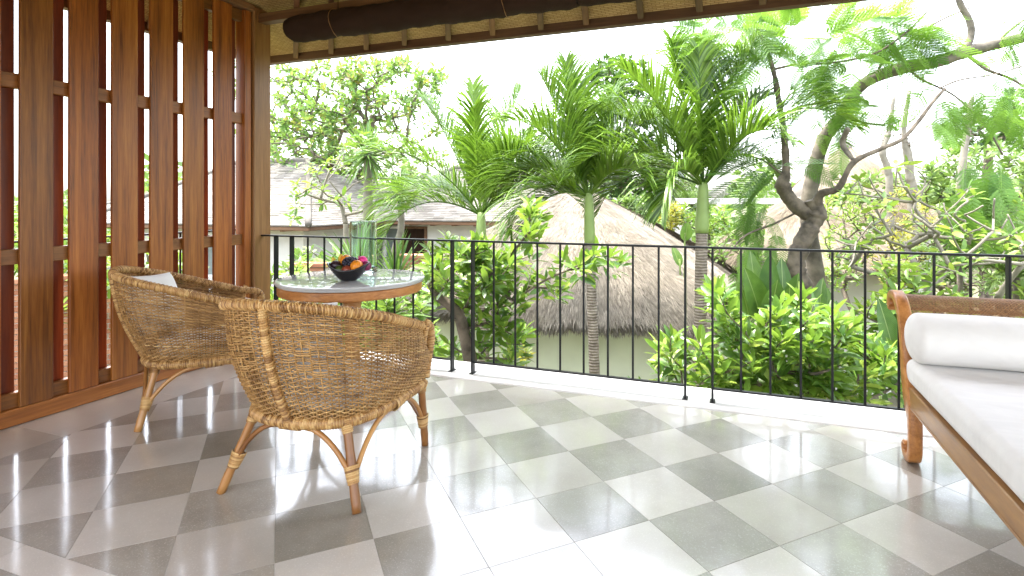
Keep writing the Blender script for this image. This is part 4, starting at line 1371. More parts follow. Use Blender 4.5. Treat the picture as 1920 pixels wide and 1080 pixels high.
# ------------------------------------------------------------------ thatched hut
def hut(label, c, hw, ze, za, y_rot=0.0, wall_m=None, thm=None, nblade=60000, inset=0.55, drop=0.16, round_=0.8, name='thatched_hut', hy=None, bl=0.30):
    hy = hy or hw
    c = arr(c); gz = GZ - 0.1
    o = empty(name, (c[0], c[1], gz), y_rot, label, 'hut')
    zc = gz
    # roof surface: rounded square plan that closes on the apex
    def plan(t_, s_):
        e = 2.2 + 5.5 * s_
        cx_, sy_ = np.cos(t_), np.sin(t_)
        r_ = (np.abs(cx_) ** e + np.abs(sy_) ** e) ** (-1 / e)
        return r_ * cx_ * hw * s_, r_ * sy_ * hy * s_
    def surf(t_, s_):
        x, y = plan(t_, s_)
        z = za - (za - ze) * (0.82 * s_ + 0.18 * s_ ** 2.2) - zc
        lump = 0.03 * np.sin(t_ * 9 + s_ * 5) * s_ + 0.02 * np.sin(t_ * 23 + s_ * 13) * s_
        return np.stack([x, y, z + lump], -1)
    ts = np.linspace(0, 2 * pi, 145)[:-1]; ss = np.linspace(0.012, 1, 26)
    T_, S_ = np.meshgrid(ts, ss, indexing='xy')
    P = surf(T_, S_)
    under = P[-1].copy(); under[:, 2] -= drop; under[:, :2] *= 0.985
    under2 = under.copy(); under2[:, :2] *= 0.75; under2[:, 2] += 0.1
    rf = MB().grid(np.concatenate([P, under[None], under2[None]])[:, ::-1], closed=True).build('roof', thm, o)
    s_ = np.sqrt(rng.random(nblade)) * 0.995 + 0.004
    t_ = rng.random(nblade) * 2 * pi
    # keep denser thatch on the side seen from the veranda
    p0 = surf(t_, s_); p1 = surf(t_, np.minimum(s_ + 0.02, 1.02))
    dn = unit(p1 - p0); sd_ = unit(np.cross(dn, UP)); nr = unit(np.cross(sd_, dn)); nr = np.where(nr[:, 2:] < 0, -nr, nr)
    yaw = rng.normal(0, 0.14, nblade)[:, None]
    d = unit(dn * np.cos(yaw) + sd_ * np.sin(yaw) + nr * rng.uniform(0.02, 0.14, nblade)[:, None] - UP * 0.02)
    x = unit(np.cross(d, nr))
    Ls = bl * rng.uniform(0.5, 1.0, nblade)
    F_ = np.stack([x * 0.0085 * rng.uniform(.6, 1.5, nblade)[:, None], d * Ls[:, None], nr * 0.02], -1)
    bt = (arr([(-.5, 0, 0), (.5, 0, 0), (.4, 0.6, 0.35), (-.4, 0.6, 0.35), (0.0, 1, 0.2)]), [(0, 1, 2, 3)], [(3, 2, 4)])
    clump = np.clip(rng.random(nblade) * 0.7 + 0.3 * (np.sin(t_ * 37 + np.sin(s_ * 17) * 2) * 0.5 + 0.5), 0, 1)
    mb = MB(); mb.inst(*bt, F_, p0 + nr * 0.01, rnd=clump * 0.99)
    # ragged fringe hanging at the eaves
    nf = nblade // 7
    tf = rng.random(nf) * 2 * pi; pf = surf(tf, np.full(nf, 0.995)); pf[:, 2] -= rng.uniform(0, drop, nf)
    out = unit(pf * [1, 1, 0])
    df_ = unit(out * rng.uniform(0.2, 0.9, nf)[:, None] - UP * 0.8 + rng.normal(0, 0.12, (nf, 3)))
    x = unit(np.cross(df_, UP)); Ls = rng.uniform(0.05, 0.13, nf)
    mb.inst(*bt, np.stack([x * 0.010, df_ * Ls[:, None], out * 0.01], -1), pf, rnd=rng.random(nf) * 0.8)
    th_ = mb.build('thatch', thm, rf, kind='stuff')
    if wall_m:
        w = MB(); wx, wy = hw - inset, hy - inset
        w.box((-wx, -wy, 0), (wx, wy, ze - zc + 0.25), 0.05)
        w.build('wall', wall_m, o)
    # apex cap
    top = za - zc
    MB().lathe([(0.20, top - 0.13), (0.17, top - 0.03), (0.13, top + 0.03), (0.10, top + 0.07), (0.02, top + 0.085), (0.001, top + 0.085)], k=20).build('ridge_cap', thatch_m('cap_thatch', (0.10, 0.09, 0.08), (0.22, 0.2, 0.17)), o)
    return o
hut('round cornered grey thatched hut with pale green walls below the railing', tuple(A(1085, 352, 11.3)[:2]), 3.28, -0.50, 1.49, wall_m=M['green_wall'], thm=M['thatch'], nblade=130000, inset=0.42)
p = A(1585, 300, 17)
hut('thatched roof behind the bare branches at the right, farther off than the white canopy', (p[0], p[1]), 2.3, 0.6, 2.95, thm=M['thatch_pale'], wall_m=M['white_wall'], nblade=16000, bl=0.34)
p = A(1500, 420, 13.0)
h3 = hut('low pale thatched roof beside the white flat canopy', (p[0], p[1]), 2.15, -0.15, 1.42, thm=M['thatch_pale'], wall_m=M['white_wall'], nblade=24000, hy=1.7, bl=0.3)

# ------------------------------------------------------------------ houses with shingled roofs
def hip_house(label, c, hx, hy, ze, zr, rx, gz, rot, overhang=0.7, courses=34, openings=(), name='house'):
    o = empty(name, (c[0], c[1], gz), rot, label, 'house')
    # roof planes in courses of shingles, each course proud of the one above
    rf = MB(); rf.add([(-hx, -hy, ze - gz), (hx, -hy, ze - gz), (hx, hy, ze - gz), (-hx, hy, ze - gz), (-rx, 0, zr - gz), (rx, 0, zr - gz)],
                      [(0, 1, 5, 4), (2, 3, 4, 5)], [(1, 2, 5), (3, 0, 4)], smooth=False)
    ro_ = rf.build('roof', M['shingle'], o)
    sh = MB()
    for (a, b, c_, d) in (((-hx, -hy), (hx, -hy), (rx, 0), (-rx, 0)), ((hx, -hy), (hx, hy), (rx, 0), (rx, 0)), ((-hx, hy), (-hx, -hy), (-rx, 0), (-rx, 0))):
        a, b, c_, d = [arr(v) for v in (a, b, c_, d)]
        for k in range(courses):
            f0, f1 = k / courses, min(1, (k + 1.25) / courses)
            l0, r0, l1, r1 = a + (d - a) * f0, b + (c_ - b) * f0, a + (d - a) * f1, b + (c_ - b) * f1
            z0, z1 = ze + (zr - ze) * f0 - gz, ze + (zr - ze) * f1 - gz
            n_ = max(2, int(np.linalg.norm(r0 - l0) / 0.26))
            cut = np.sort(np.r_[0, (np.arange(1, n_) + rng.uniform(-.25, .25, n_ - 1)) / n_, 1])
            for u0, u1 in zip(cut[:-1], cut[1:]):
                up = 0.022 + rng.uniform(0, 0.009); gp = 0.004
                p = [np.r_[l0 + (r0 - l0) * (u0 + gp / n_), z0 + up], np.r_[l0 + (r0 - l0) * (u1 - gp / n_), z0 + up],
                     np.r_[l1 + (r1 - l1) * (u1), z1 + 0.012], np.r_[l1 + (r1 - l1) * (u0), z1 + 0.012]]
                q0 = [p[0] - UP * 0.03, p[1] - UP * 0.03]
                sh.add(p + q0, [(0, 1, 2, 3), (4, 5, 1, 0)], rnd=rng.random(), smooth=False)
    sh.build('shingle', M['shingle'], ro_, kind='stuff')
    for s_, e_ in (((-hx, -hy, ze), (-rx, 0, zr)), ((hx, -hy, ze), (rx, 0, zr)), ((-rx, 0, zr), (rx, 0, zr))):
        MB().tube(np.linspace(arr(s_) - UP * gz + UP * 0.03, arr(e_) - UP * gz + UP * 0.03, 14), 0.07 * (1 + 0.1 * (np.arange(14) % 2)), 8).build('ridge_cap', M['shingle'], ro_)
    wx, wy = hx - overhang, hy - overhang
    MB().box((-wx, -wy, 0), (wx, wy, ze - gz + 0.1), 0.01).build('wall', M['white_wall'], o)
    MB().box((-hx + 0.02, -hy + 0.03, ze - gz - 0.10), (hx - 0.02, -hy + 0.07, ze - gz - 0.01), 0.01).build('fascia', M['beam_wood'], o)
    MB().box((hx - 0.07, -hy + 0.08, ze - gz - 0.10), (hx - 0.03, hy, ze - gz - 0.01), 0.01).build('fascia', M['beam_wood'], o)
    for k in range(9):
        x = -wx + 2 * wx * k / 8
        MB().box((x - 0.05, -hy + 0.08, ze - gz - 0.13), (x + 0.05, -wy - 0.002, ze - gz - 0.02), 0.01).build('rafter_tail', M['beam_wood_y'], o)
    for nm, x0, x1, z0, z1, m, pr in openings:
        fr = MB(); y0 = -wy
        for lo, hi in (((x0 - .07, y0 - .05, z0 - .07), (x0, y0 + .02, z1 + .07)), ((x1, y0 - .05, z0 - .07), (x1 + .07, y0 + .02, z1 + .07)),
                       ((x0, y0 - .048, z1), (x1, y0 + .02, z1 + .07)), ((x0, y0 - .048, z0 - .07), (x1, y0 + .02, z0))):
            fr.box(lo, hi, 0.004)
        f_ = fr.build(nm, M[pr], o)
        if m == 'canvas':
            k = 40; xs_ = np.linspace(x0, x1, k)
            P = [[(x, y0 - 0.02 + 0.012 * sin(x * 34) + 0.006 * sin(x * 71), z) for x in xs_] for z in np.linspace(z0, z1, 6)]
            MB().grid(P).build('curtain', M['canvas'], f_)
        else:
            MB().box((x0 + .002, y0 - 0.02, z0 + .002), (x1 - .002, y0 + 0.004, z1 - .002), 0.002).build('pane', M[m], f_)
    return o
M['pane'] = plain('window_pane', (0.16, 0.19, 0.19), 0.06)
M['white_paint'] = plain('white_paint', (0.7, 0.7, 0.68), 0.5)
def zat(v, Y): return CH - (v - CV0) * Y / CF
# right hand house: eave from u 760 to 972 at v about 415
pr_ = A(812, 418, 15.0)
z_e = zat(414, 15.0)
gl = -1.6
hr = hip_house('white house with grey shingled hip roof and a brown curtain in its window', (pr_[0] + 0.4, pr_[1] + 2.4), 3.2, 2.6, z_e, z_e + 1.55, 1.0, gl, R(6), 0.75,
               openings=(('window', -1.75, -1.12, z_e - gl - 1.15, z_e - gl - 0.25, 'canvas', 'beam_wood'), ('window', 0.45, 1.15, z_e - gl - 1.35, z_e - gl - 0.28, 'pane', 'white_paint'), ('window', -2.3, -1.9, z_e - gl - 1.2, z_e - gl - 0.25, 'pane', 'white_paint')))
pl_ = A(430, 420, 14.0)
z_e2 = zat(419, 14.0)
hip_house('long white house with pale shingled roof behind the screen and corner post', (pl_[0] - 0.6, pl_[1] + 2.0), 3.6, 2.9, z_e2, z_e2 + 1.7, 1.2, gl, R(3), 0.8,
          openings=(('window', -0.6, 0.3, z_e2 - gl - 1.3, z_e2 - gl - 0.3, 'pane', 'white_paint'),))
pb_ = A(560, 340, 22.0)
hip_house('large far house whose shingled roof rises behind the frangipani', (pb_[0], pb_[1]), 6.5, 4.2, zat(392, 22), zat(330, 22), 2.4, gl, R(-4), 0.9, courses=40)

# white flat canopy
cn = A(1400, 378, 15.5)
co_ = empty('canopy', (cn[0], cn[1], GZ), 0, 'flat white concrete canopy on thick white pillars', 'canopy')
MB().box((-2.2, -1.3, 3.92), (1.7, 1.3, 4.07), 0.01).build('slab', M['white_wall'], co_)
for x, y in ((-1.75, -1.0), (1.3, -1.0), (-1.75, 1.0), (1.3, 1.0)):
    MB().box((x - 0.17, y - 0.17, 0), (x + 0.17, y + 0.17, 3.919), 0.01).build('pillar', M['white_wall'], co_)


# ------------------------------------------------------------------ brick garden walls
BM = None
def brick_wall(label, p0, p1, ztop, nc, zb, name='brick_wall', cap=True):
    global BM
    p0, p1 = arr(p0)[:2], arr(p1)[:2]
    L = np.linalg.norm(p1 - p0); a = math.atan2(*(p1 - p0)[::-1])
    o = empty(name, (p0[0], p0[1], zb), a, label, 'brick wall')
    H_ = ztop - zb
    if BM is None:
        BM = MB().box((0, 0, 0), (0.228, 0.11, 0.058), 0.005).mesh('brick'); BM.materials.append(M['brick'])
    top = H_ - (0.06 if cap else 0)
    MB().box((0, 0.012, 0), (L, 0.20, top), 0.004).build('core', M['grout'], o)
    for r_ in range(nc):
        z = top - (r_ + 1) * 0.068
        x = -0.12 * (r_ % 2)
        while x < L - 0.05:
            if x >= -0.001:
                link('brick', BM, o, (x + random.uniform(-.002, .002), random.uniform(-.006, .004), z))
            x += 0.240
    if cap:
        x = -0.03
        while x < L:
            MB().box((x, -0.035, top + 0.001), (min(x + 0.31, L + 0.03) - 0.008, 0.245, H_), 0.006).build('coping', M['brick'], o)
            x += 0.31
    return o
brick_wall('low orange brick garden wall behind the fruit table', A(553, 492, 9.0), A(614, 490, 9.0), zat(494, 9.0), 8, -1.5)
brick_wall('stepped orange brick garden wall right of the glass vase', A(742, 482, 10.5), A(800, 476, 10.5), zat(478, 10.5), 8, -1.5)
brick_wall('long orange brick garden wall low behind the slatted screen', A(-10, 560, 6.6), A(335, 520, 7.9), zat(500, 8.0), 20, -1.6)
# ------------------------------------------------------------------ trees and shrubs
def pxe(lst, Y, dY):
    """points in ellipses given on the photograph, spread in depth about Y"""
    out = []
    for (u, v, ru, rv, n_) in lst:
        for _ in range(n_):
            a = rng.random() * 2 * pi; s_ = rng.random() ** 0.5
            out.append(A(u + ru * s_ * cos(a), v + rv * s_ * sin(a), Y + rng.uniform(-dY, dY)))
    return arr(out)

def plant(name, label, cat, base, trunk, tips, m_leaf, m_bark, nl=10, L=0.16, r_tip=0.006, pw=0.42, tmpl=LEAF, lo=35, hi=85, along=0, group=None, rtrunk=None, parts=0, upmix=0.6, seg=0.2, jit=0.04, prob=1.0, back=0.10, roll=0.5, rmax=None, upw=0.15, nest=None):
    base = arr(base)
    o = empty(name, base, 0, label, cat, group)
    tr = [base] + [arr(p) for p in trunk]
    tr = list(spline(tr, max(len(tr), 2) * 3)) if len(tr) > 2 else list(np.linspace(tr[0], tr[-1], 5))
    rt = None
    if rtrunk is not None:
        rt = np.linspace(rtrunk[0], rtrunk[1], len(tr))
    br, ends = grow(tr, tips, r_tip, seg, pw, jit=jit, rtrunk=rt, rmax=rmax, upw=upw)
    mb = wood_mesh(br)
    mb.V = [v - base for v in mb.V]
    mb.build('trunk', m_bark, o)
    pos, d, LL = [], [], []
    for e, axd, P in ends:
        if rng.random() > prob:
            continue
        axis = unit(axd * (1 - upmix) + UP * upmix + rng.normal(0, 0.18, 3))
        p, dd, l = rosette(e, axis, nl, L, lo, hi, back)
        pos.append(p); d.append(dd); LL.append(l)
        for k in range(along):
            f = rng.uniform(0.35, 0.95) * (len(P) - 1); i = int(f); q = P[i] + (P[min(i + 1, len(P) - 1)] - P[i]) * (f - i)
            n2 = max(2, nl // 3)
            p, dd, l = rosette(q, unit(axis + rng.normal(0, 0.6, 3)), n2, L * 0.9, lo, hi + 15, back * 0.6)
            pos.append(p); d.append(dd); LL.append(l)
    if not pos:
        return o
    pos, d, LL = np.concatenate(pos), np.concatenate(d), np.concatenate(LL)
    lb = MB()
    if parts:
        dist = np.linalg.norm(pos - np.array([0, 0, CH]), axis=1) - LL * 3
        near = np.argsort(dist)[:parts]; rest = np.setdiff1d(np.arange(len(pos)), near)
        tl = MB(); tl.add(*[arr(tmpl[0])], tmpl[1], tmpl[2], rnd=0.0); me = tl.mesh('leaf'); me.materials.append(m_leaf)
        F_ = frames(d[near], roll)
        for k, i in enumerate(near):
            lo_ = link('leaf', me, o)
            mt = np.eye(4); mt[:3, :3] = F_[k] * LL[i]; mt[:3, 3] = pos[i] - base
            lo_.matrix_local = Matrix(mt.tolist())
        pos, d, LL = pos[rest], d[rest], LL[rest]
    leaves(lb, pos - base, d, LL, tmpl, roll)
    if len(pos):
        lb.build('foliage', m_leaf, o, kind='stuff')
    return o

# --- two glossy shrubs just outside the railing
plant('shrub', 'glossy shrub with a crooked brown trunk just outside the railing', 'shrub',
      gpt(905, 700, 4.75), [A(893, 780, 4.75), A(884, 690, 4.72), A(872, 630, 4.7), A(856, 585, 4.7), A(822, 556, 4.72)],
      pxe([(810, 520, 26, 40, 7), (900, 540, 46, 80, 18), (955, 530, 50, 85, 18), (1000, 430, 18, 55, 9), (1100, 490, 75, 22, 8), (945, 640, 45, 50, 13), (845, 490, 30, 40, 7), (890, 480, 50, 30, 8), (1040, 540, 30, 40, 3), (835, 655, 20, 25, 3)], 4.85, 0.40),
      M['shrub_leaf'], M['bark_brown'], nl=10, L=0.150, r_tip=0.0048, rtrunk=(0.075, 0.042), parts=300, lo=25, hi=85, along=1, upmix=0.65, back=0.14)
plant('shrub', 'wide glossy leaved shrub just outside the railing between the green wall and the daybed', 'shrub',
      gpt(1440, 900, 4.5), [A(1440, 850, 4.5), A(1425, 780, 4.5), A(1415, 720, 4.5)],
      pxe([(1290, 690, 60, 55, 14), (1385, 670, 75, 75, 34), (1480, 645, 75, 70, 40), (1570, 665, 75, 75, 40), (1655, 700, 45, 55, 20), (1350, 560, 16, 62, 8), (1250, 640, 35, 18, 4), (1450, 720, 140, 40, 30), (1500, 580, 60, 30, 10)], 4.55, 0.5),
      M['shrub_leaf'], M['bark_brown'], nl=10, L=0.160, r_tip=0.0048, rtrunk=(0.07, 0.045), parts=300, lo=25, hi=85, along=1, upmix=0.62, back=0.14)

# --- low growth at the foot of the hut and along the walls
def low(label, lst, Y, dY, base_uv, m='lime_leaf', nl=9, L=0.16, tm=LEAF, group='low garden bushes', along=1, **k):
    plant('bush', label, 'bush', gpt(*base_uv, Y), [A(base_uv[0], base_uv[1] - 10, Y)], pxe(lst, Y, dY), M[m], M['bark_brown'], nl=nl, L=L, tmpl=tm, group=group, along=along, **k)
low('light green bush behind the first railing bars beside the corner post', [(540, 560, 40, 90, 26), (600, 600, 60, 70, 24)], 6.4, .5, (560, 720))
low('bush below the marble table, in front of the brick wall', [(700, 620, 70, 60, 34), (760, 600, 50, 70, 26)], 6.8, .5, (720, 720))
low('small leaved bush at the foot of the crooked trunk', [(790, 660, 50, 50, 30), (850, 690, 50, 40, 20)], 5.9, .4, (810, 780), m='shrub_leaf', L=0.10)
low('yellow green plant at the base of the green wall', [(960, 690, 40, 40, 12), (1000, 740, 50, 30, 10)], 6.6, .3, (985, 790), m='croton', L=0.13)
low('leafy plant at the base of the slender palm', [(1110, 740, 60, 30, 14), (1200, 720, 50, 25, 8)], 6.3, .3, (1140, 800), m='shrub_leaf', L=0.13)
low('upright young plant in front of the brown curtain window', [(822, 490, 30, 60, 14), (800, 520, 30, 40, 8)], 8.6, .3, (815, 620), m='lime_leaf', L=0.20)
low('broad bush behind the wide shrub, below the paddle leaves', [(1650, 610, 60, 60, 30), (1700, 560, 60, 90, 36), (1760, 620, 80, 80, 30)], 5.9, .4, (1690, 740), m='lime_leaf', L=0.15)
low('yellow leaved croton bush at the corner of the white canopy', [(1255, 400, 26, 30, 36), (1240, 415, 30, 20, 12)], 12.0, .4, (1255, 450), m='croton', L=0.13, seg=.3)
low('rounded green bush to the right of the thatched peak', [(1190, 395, 55, 26, 44), (1215, 380, 40, 16, 20)], 13.5, .5, (1200, 450), m='far_leaf', L=0.18)
low('green bush under the white canopy', [(1330, 415, 60, 30, 34), (1290, 400, 30, 22, 14)], 12.6, .5, (1330, 470), m='shrub_leaf', L=0.15)
low('pale bush standing between the palm trunk and the low pale thatch', [(1385, 470, 60, 50, 36)], 11.5, .5, (1390, 560), m='far_leaf', L=0.15)

# --- hedge and jungle at the right
hz = [('lime green hedge behind the frangipani branches, next to the crooked tree', [(1600, 420, 60, 70, 60), (1580, 500, 40, 50, 30)], 9.2, 'lime_leaf', .10, (1600, 600)),
      ('yellow flecked shrub in the middle of the frangipani branches', [(1690, 410, 60, 60, 60), (1680, 490, 60, 50, 40)], 9.6, 'croton', .09, (1690, 600)),
      ('deep green shrub behind the daybed arm', [(1790, 450, 80, 60, 70), (1800, 520, 80, 40, 40)], 9.4, 'far_leaf', .11, (1790, 600)),
      ('bright shrub at the far right edge of the garden', [(1890, 420, 70, 80, 70), (1900, 510, 60, 50, 40)], 9.0, 'lime_leaf', .12, (1890, 600)),
      ('tall leafy tree behind the hedge at the right', [(1850, 330, 110, 60, 80), (1760, 350, 70, 40, 40)], 13.0, 'far_leaf', .22, (1840, 460)),
      ('low jungle tree behind the frangipani, nearer the pale thatch', [(1640, 350, 70, 30, 44), (1580, 370, 40, 20, 20)], 14.0, 'far_leaf', .20, (1640, 460)),
      ('light green jungle bush right of the daybed, outside the railing', [(1980, 480, 90, 120, 90)], 7.5, 'lime_leaf', .18, (1980, 640))]
for lab, lst, Y, m, L, b in hz:
    low(lab, lst, Y, 0.8, b, m=m, L=L, nl=9, group='garden shrubs beyond the daybed', seg=.4)

for (x, y, Lb, lab) in ((3.6, 6.2, .17, 'leafy garden shrub past the right end of the railing, nearest the veranda'), (5.2, 8.6, .2, 'taller garden shrub past the right end of the railing'), (7.5, 7.0, .2, 'garden shrub farthest to the right of the veranda')):
    b = np.array([x, y, GZ - .05])
    plant('bush', lab, 'bush', b, [b + UP * 1.0], ell(b + UP * 2.4, (1.3, 1.0, 1.2), 90), M['lime_leaf' if x < 5 else 'far_leaf'], M['bark_brown'], nl=9, L=Lb, group='garden shrubs past the right end', along=1, seg=.4)

# --- trees
def tree(name, label, lst, Y, dY, base_uv, trunk_uv, m, bark='bark', nl=11, L=0.2, tm=LEAF2, r_tip=0.012, rtr=(0.16, 0.10), **k):
    return plant(name, label, 'tree', gpt(*base_uv, Y), [A(u, v, Y) for u, v in trunk_uv], pxe(lst, Y, dY), M[m], M[bark], nl=nl, L=L, r_tip=r_tip, rtrunk=rtr, tmpl=tm, seg=.5, **k)
tree('almond_tree', 'large airy tree with yellowing leaves at the left, its crown reaching up to the eave',
     [(600, 170, 85, 60, 84), (740, 160, 100, 50, 84), (650, 250, 60, 55, 46), (780, 240, 50, 60, 34), (560, 250, 70, 80, 70), (690, 130, 110, 25, 46), (700, 200, 60, 60, 30), (470, 180, 90, 90, 40), (810, 150, 34, 40, 14)], 17.0, 2.2, (690, 500), [(692, 420), (694, 330), (692, 262), (700, 215)],
     'tree_leaf', nl=9, L=0.21, rtr=(.20, .10), r_tip=.010, along=1, back=.16, upmix=.35, jit=.05)
tree('almond_tree', 'pale sparse tree behind the crown of the large airy tree', [(560, 280, 80, 50, 90), (640, 280, 70, 50, 80), (780, 310, 70, 40, 40), (530, 200, 60, 80, 50), (700, 300, 60, 40, 50)], 20.0, 1.5, (600, 480), [(600, 420), (600, 340)],
     'tree_leaf', nl=9, L=0.2, along=1)
tree('mango_tree', 'dense dark green tree behind the palms, rising above the thatched peak',
     [(1160, 140, 60, 34, 60), (1130, 200, 60, 60, 44), (1200, 230, 60, 90, 90), (1150, 290, 70, 60, 90), (1215, 320, 50, 50, 60), (1120, 340, 60, 40, 44), (1040, 330, 60, 40, 40), (1000, 280, 50, 40, 20)], 17.5, 1.8, (1165, 480), [(1165, 420), (1170, 340), (1165, 270)],
     'dark_leaf', bark='bark_brown', nl=14, L=0.21, along=2, rtr=(.22, .14))
tree('dark_tree', 'dark layered tree at the upper right behind the thin branches',
     [(1850, 215, 60, 26, 34), (1800, 240, 40, 14, 14), (1890, 250, 50, 26, 30), (1820, 275, 50, 12, 14), (1910, 200, 40, 40, 26)], 16.0, 1.0, (1850, 440), [(1850, 360), (1855, 280)],
     'dark_leaf', bark='bark_brown', nl=12, L=0.2, along=1)
tree('palm_scrub', 'bright bushy tree far off between the tallest palm and the dense dark tree',
     [(1225, 345, 40, 24, 34), (1275, 350, 40, 30, 44), (1265, 385, 50, 16, 24)], 18.0, 1.0, (1260, 440), [(1260, 400)], 'far_leaf', nl=12, L=0.28, tm=leaf_tmpl(.16, .1, .3))
tree('garden_tree', 'green tree behind the house wall and the yucca', [(640, 500, 50, 30, 24), (570, 500, 40, 36, 20)], 10.5, .6, (620, 560), [(620, 520)], 'far_leaf', nl=9, L=0.17)
tree('garden_tree', 'tree seen through the left end of the slatted screen', [(60, 500, 120, 110, 80), (250, 520, 120, 90, 70)], 7.4, .7, (150, 700), [(150, 640)], 'lime_leaf', nl=9, L=0.18, rtr=(.07, .05), r_tip=.007)

# --- frangipanis with bare forking branches
def frangi(label, base, trunk, tips, nl, L, prob, r_tip=.0085, rtr=(.06, .045), m='lime_leaf', pw=.36):
    plant('frangipani_tree', label, 'tree', base, trunk, tips, M[m], M['bark_pale'], nl=nl, L=L, r_tip=r_tip, pw=pw, rtrunk=rtr, lo=45, hi=85, prob=prob, upmix=.55, seg=.28, jit=.03, back=.05, upw=.14, tmpl=leaf_tmpl(.36, .08, .25))
frangi('frangipani with pale bare forking branches behind the railing at the right', gpt(1790, 760, 6.6), [A(1770, 640, 6.6), A(1745, 560, 6.6), A(1735, 520, 6.6)],
       pxe([(1620, 400, 55, 70, 18), (1690, 360, 60, 60, 22), (1760, 390, 60, 60, 22), (1850, 400, 60, 60, 22), (1900, 440, 30, 60, 10), (1580, 470, 30, 40, 9), (1700, 450, 120, 40, 20), (1820, 480, 80, 40, 14)], 6.6, .8), 5, .14, .4)
frangi('second frangipani with forking pale branches close to the daybed arm', gpt(1910, 800, 5.9), [A(1890, 640, 5.9), A(1870, 560, 5.9)],
       pxe([(1860, 430, 70, 60, 10), (1940, 430, 60, 80, 8), (1800, 440, 50, 50, 7)], 5.9, .5), 6, .15, .45)
frangi('frangipani with twisting pale branches in front of the shingled roofs', gpt(665, 600, 9.8), [A(660, 520, 9.8), A(650, 450, 9.8), A(648, 420, 9.8)],
       pxe([(600, 330, 55, 60, 18), (660, 290, 50, 60, 16), (560, 380, 30, 30, 6), (720, 330, 40, 60, 10), (640, 370, 70, 40, 12)], 9.8, .9), 7, .15, .85, r_tip=.009, m='shrub_leaf')

# --- the gnarled flame tree with feathery leaves
def feather_tmpl():
    mb = MB()
    yax = np.array([0, 1.0, 0])
    n_ = 13
    for k in range(n_):
        f = (k + 1) / n_
        p0 = np.array([0, 0.16 + 0.84 * f, -0.22 * (0.16 + 0.84 * f) ** 2])
        Lp = 0.36 * (0.45 + 1.1 * f) * (1.25 - 0.85 * f) * 1.15
        for s_ in (-1, 1):
            d = unit(np.array([s_ * (1 - 0.35 * f), 0.45 + 0.35 * f, 0.05])); sd_ = unit(np.cross(d, UP)); 
            m_ = 13
            for q in range(m_):
                g = (q + 1) / (m_ + 1)
                c = p0 + d * Lp * g - UP * (0.10 * Lp * g ** 2)
                l = 0.036 * (1 - 0.55 * abs(g - 0.45)); w = 0.021
                for t_ in (-1, 1):
                    e = unit(sd_ * t_ + d * 0.45 - UP * 0.12)
                    mb.add([c - d * w / 2, c + d * w / 2, c + e * l + d * w * .35, c + e * l - d * w * .15], [(0, 1, 2, 3)], rnd=0.5)
            mb.add([p0, p0 + yax * .006, p0 + d * Lp + yax * .003, p0 + d * Lp], [(0, 1, 2, 3)], rnd=.9)
    y_ = np.linspace(0, 1, 6)
    P = np.stack([0 * y_, y_, -0.22 * y_ ** 2], 1)
    for a, b in zip(P[:-1], P[1:]):
        mb.add([a - [.005, 0, 0], a + [.005, 0, 0], b + [.004, 0, 0], b - [.004, 0, 0]], [(0, 1, 2, 3)], rnd=.9)
    return np.concatenate(mb.V), np.concatenate(mb.Q), []
FEA = feather_tmpl()
FY = 7.2
fb_ = gpt(1512, 700, FY)
ft = empty('flame_tree', fb_, 0, 'gnarled tree with crooked trunk, long bare limbs and feathery leaves', 'tree')
def limb(pts, kind='limb', dY=0.0, m='bark_brown', k=9, rough=0.05):
    """pts: picture u, v, width in pixels, depth offset"""
    P = [np.r_[A(u, v, FY + dz + dY), w * (0.80 if u < 1560 else 0.9) * (FY + dz) / CF / 2] for (u, v, w, dz) in pts]
    P = spline(P, len(P) * 7)
    rr = P[:, 3] * (1 + rng.normal(0, rough, len(P)))
    mb = MB().tube(P[:, :3] - fb_, np.maximum(rr, .002), k, rnd=rng.random())
    return mb.build(kind, M[m], ft)
MBt = MB()
limb([(1530, 1020, 60, 0), (1520, 700, 52, 0), (1510, 560, 48, 0), (1492, 505, 44, 0), (1500, 465, 42, 0), (1518, 430, 40, 0), (1530, 400, 44, 0), (1522, 375, 30, 0)], 'trunk', rough=.07, k=12)
limb([(1532, 405, 40, 0), (1505, 395, 36, .05), (1480, 372, 34, .1), (1468, 345, 34, .1), (1474, 320, 19, .1), (1470, 250, 15, .1), (1462, 200, 14, .1), (1452, 140, 12, .1), (1436, 90, 9, .1), (1412, 35, 7, .1)], rough=.06)
limb([(1530, 400, 30, 0), (1538, 365, 20, -.1), (1572, 352, 14, -.2), (1600, 305, 11, -.3), (1650, 280, 9, -.35), (1690, 262, 8, -.4), (1720, 230, 8, -.4), (1750, 190, 7, -.4), (1772, 166, 6, -.4)])
limb([(1545, 600, 40, .9), (1528, 500, 38, .9), (1515, 400, 36, .9), (1525, 330, 34, .9), (1545, 260, 32, .9), (1580, 215, 28, .9), (1605, 170, 24, .9), (1640, 145, 24, .9), (1700, 126, 26, .9), (1760, 115, 24, .9), (1808, 98, 26, .9), (1860, 85, 22, .9), (1960, 60, 20, .9)], 'limb', m='bark', rough=.03)
limb([(1806, 98, 16, .9), (1820, 70, 14, .9), (1818, 40, 13, .9), (1798, 0, 12, .9), (1790, -60, 10, .9)], m='bark')
limb([(1590, 240, 10, -.2), (1580, 270, 12, -.1), (1600, 300, 8, -.3)], m='bark')
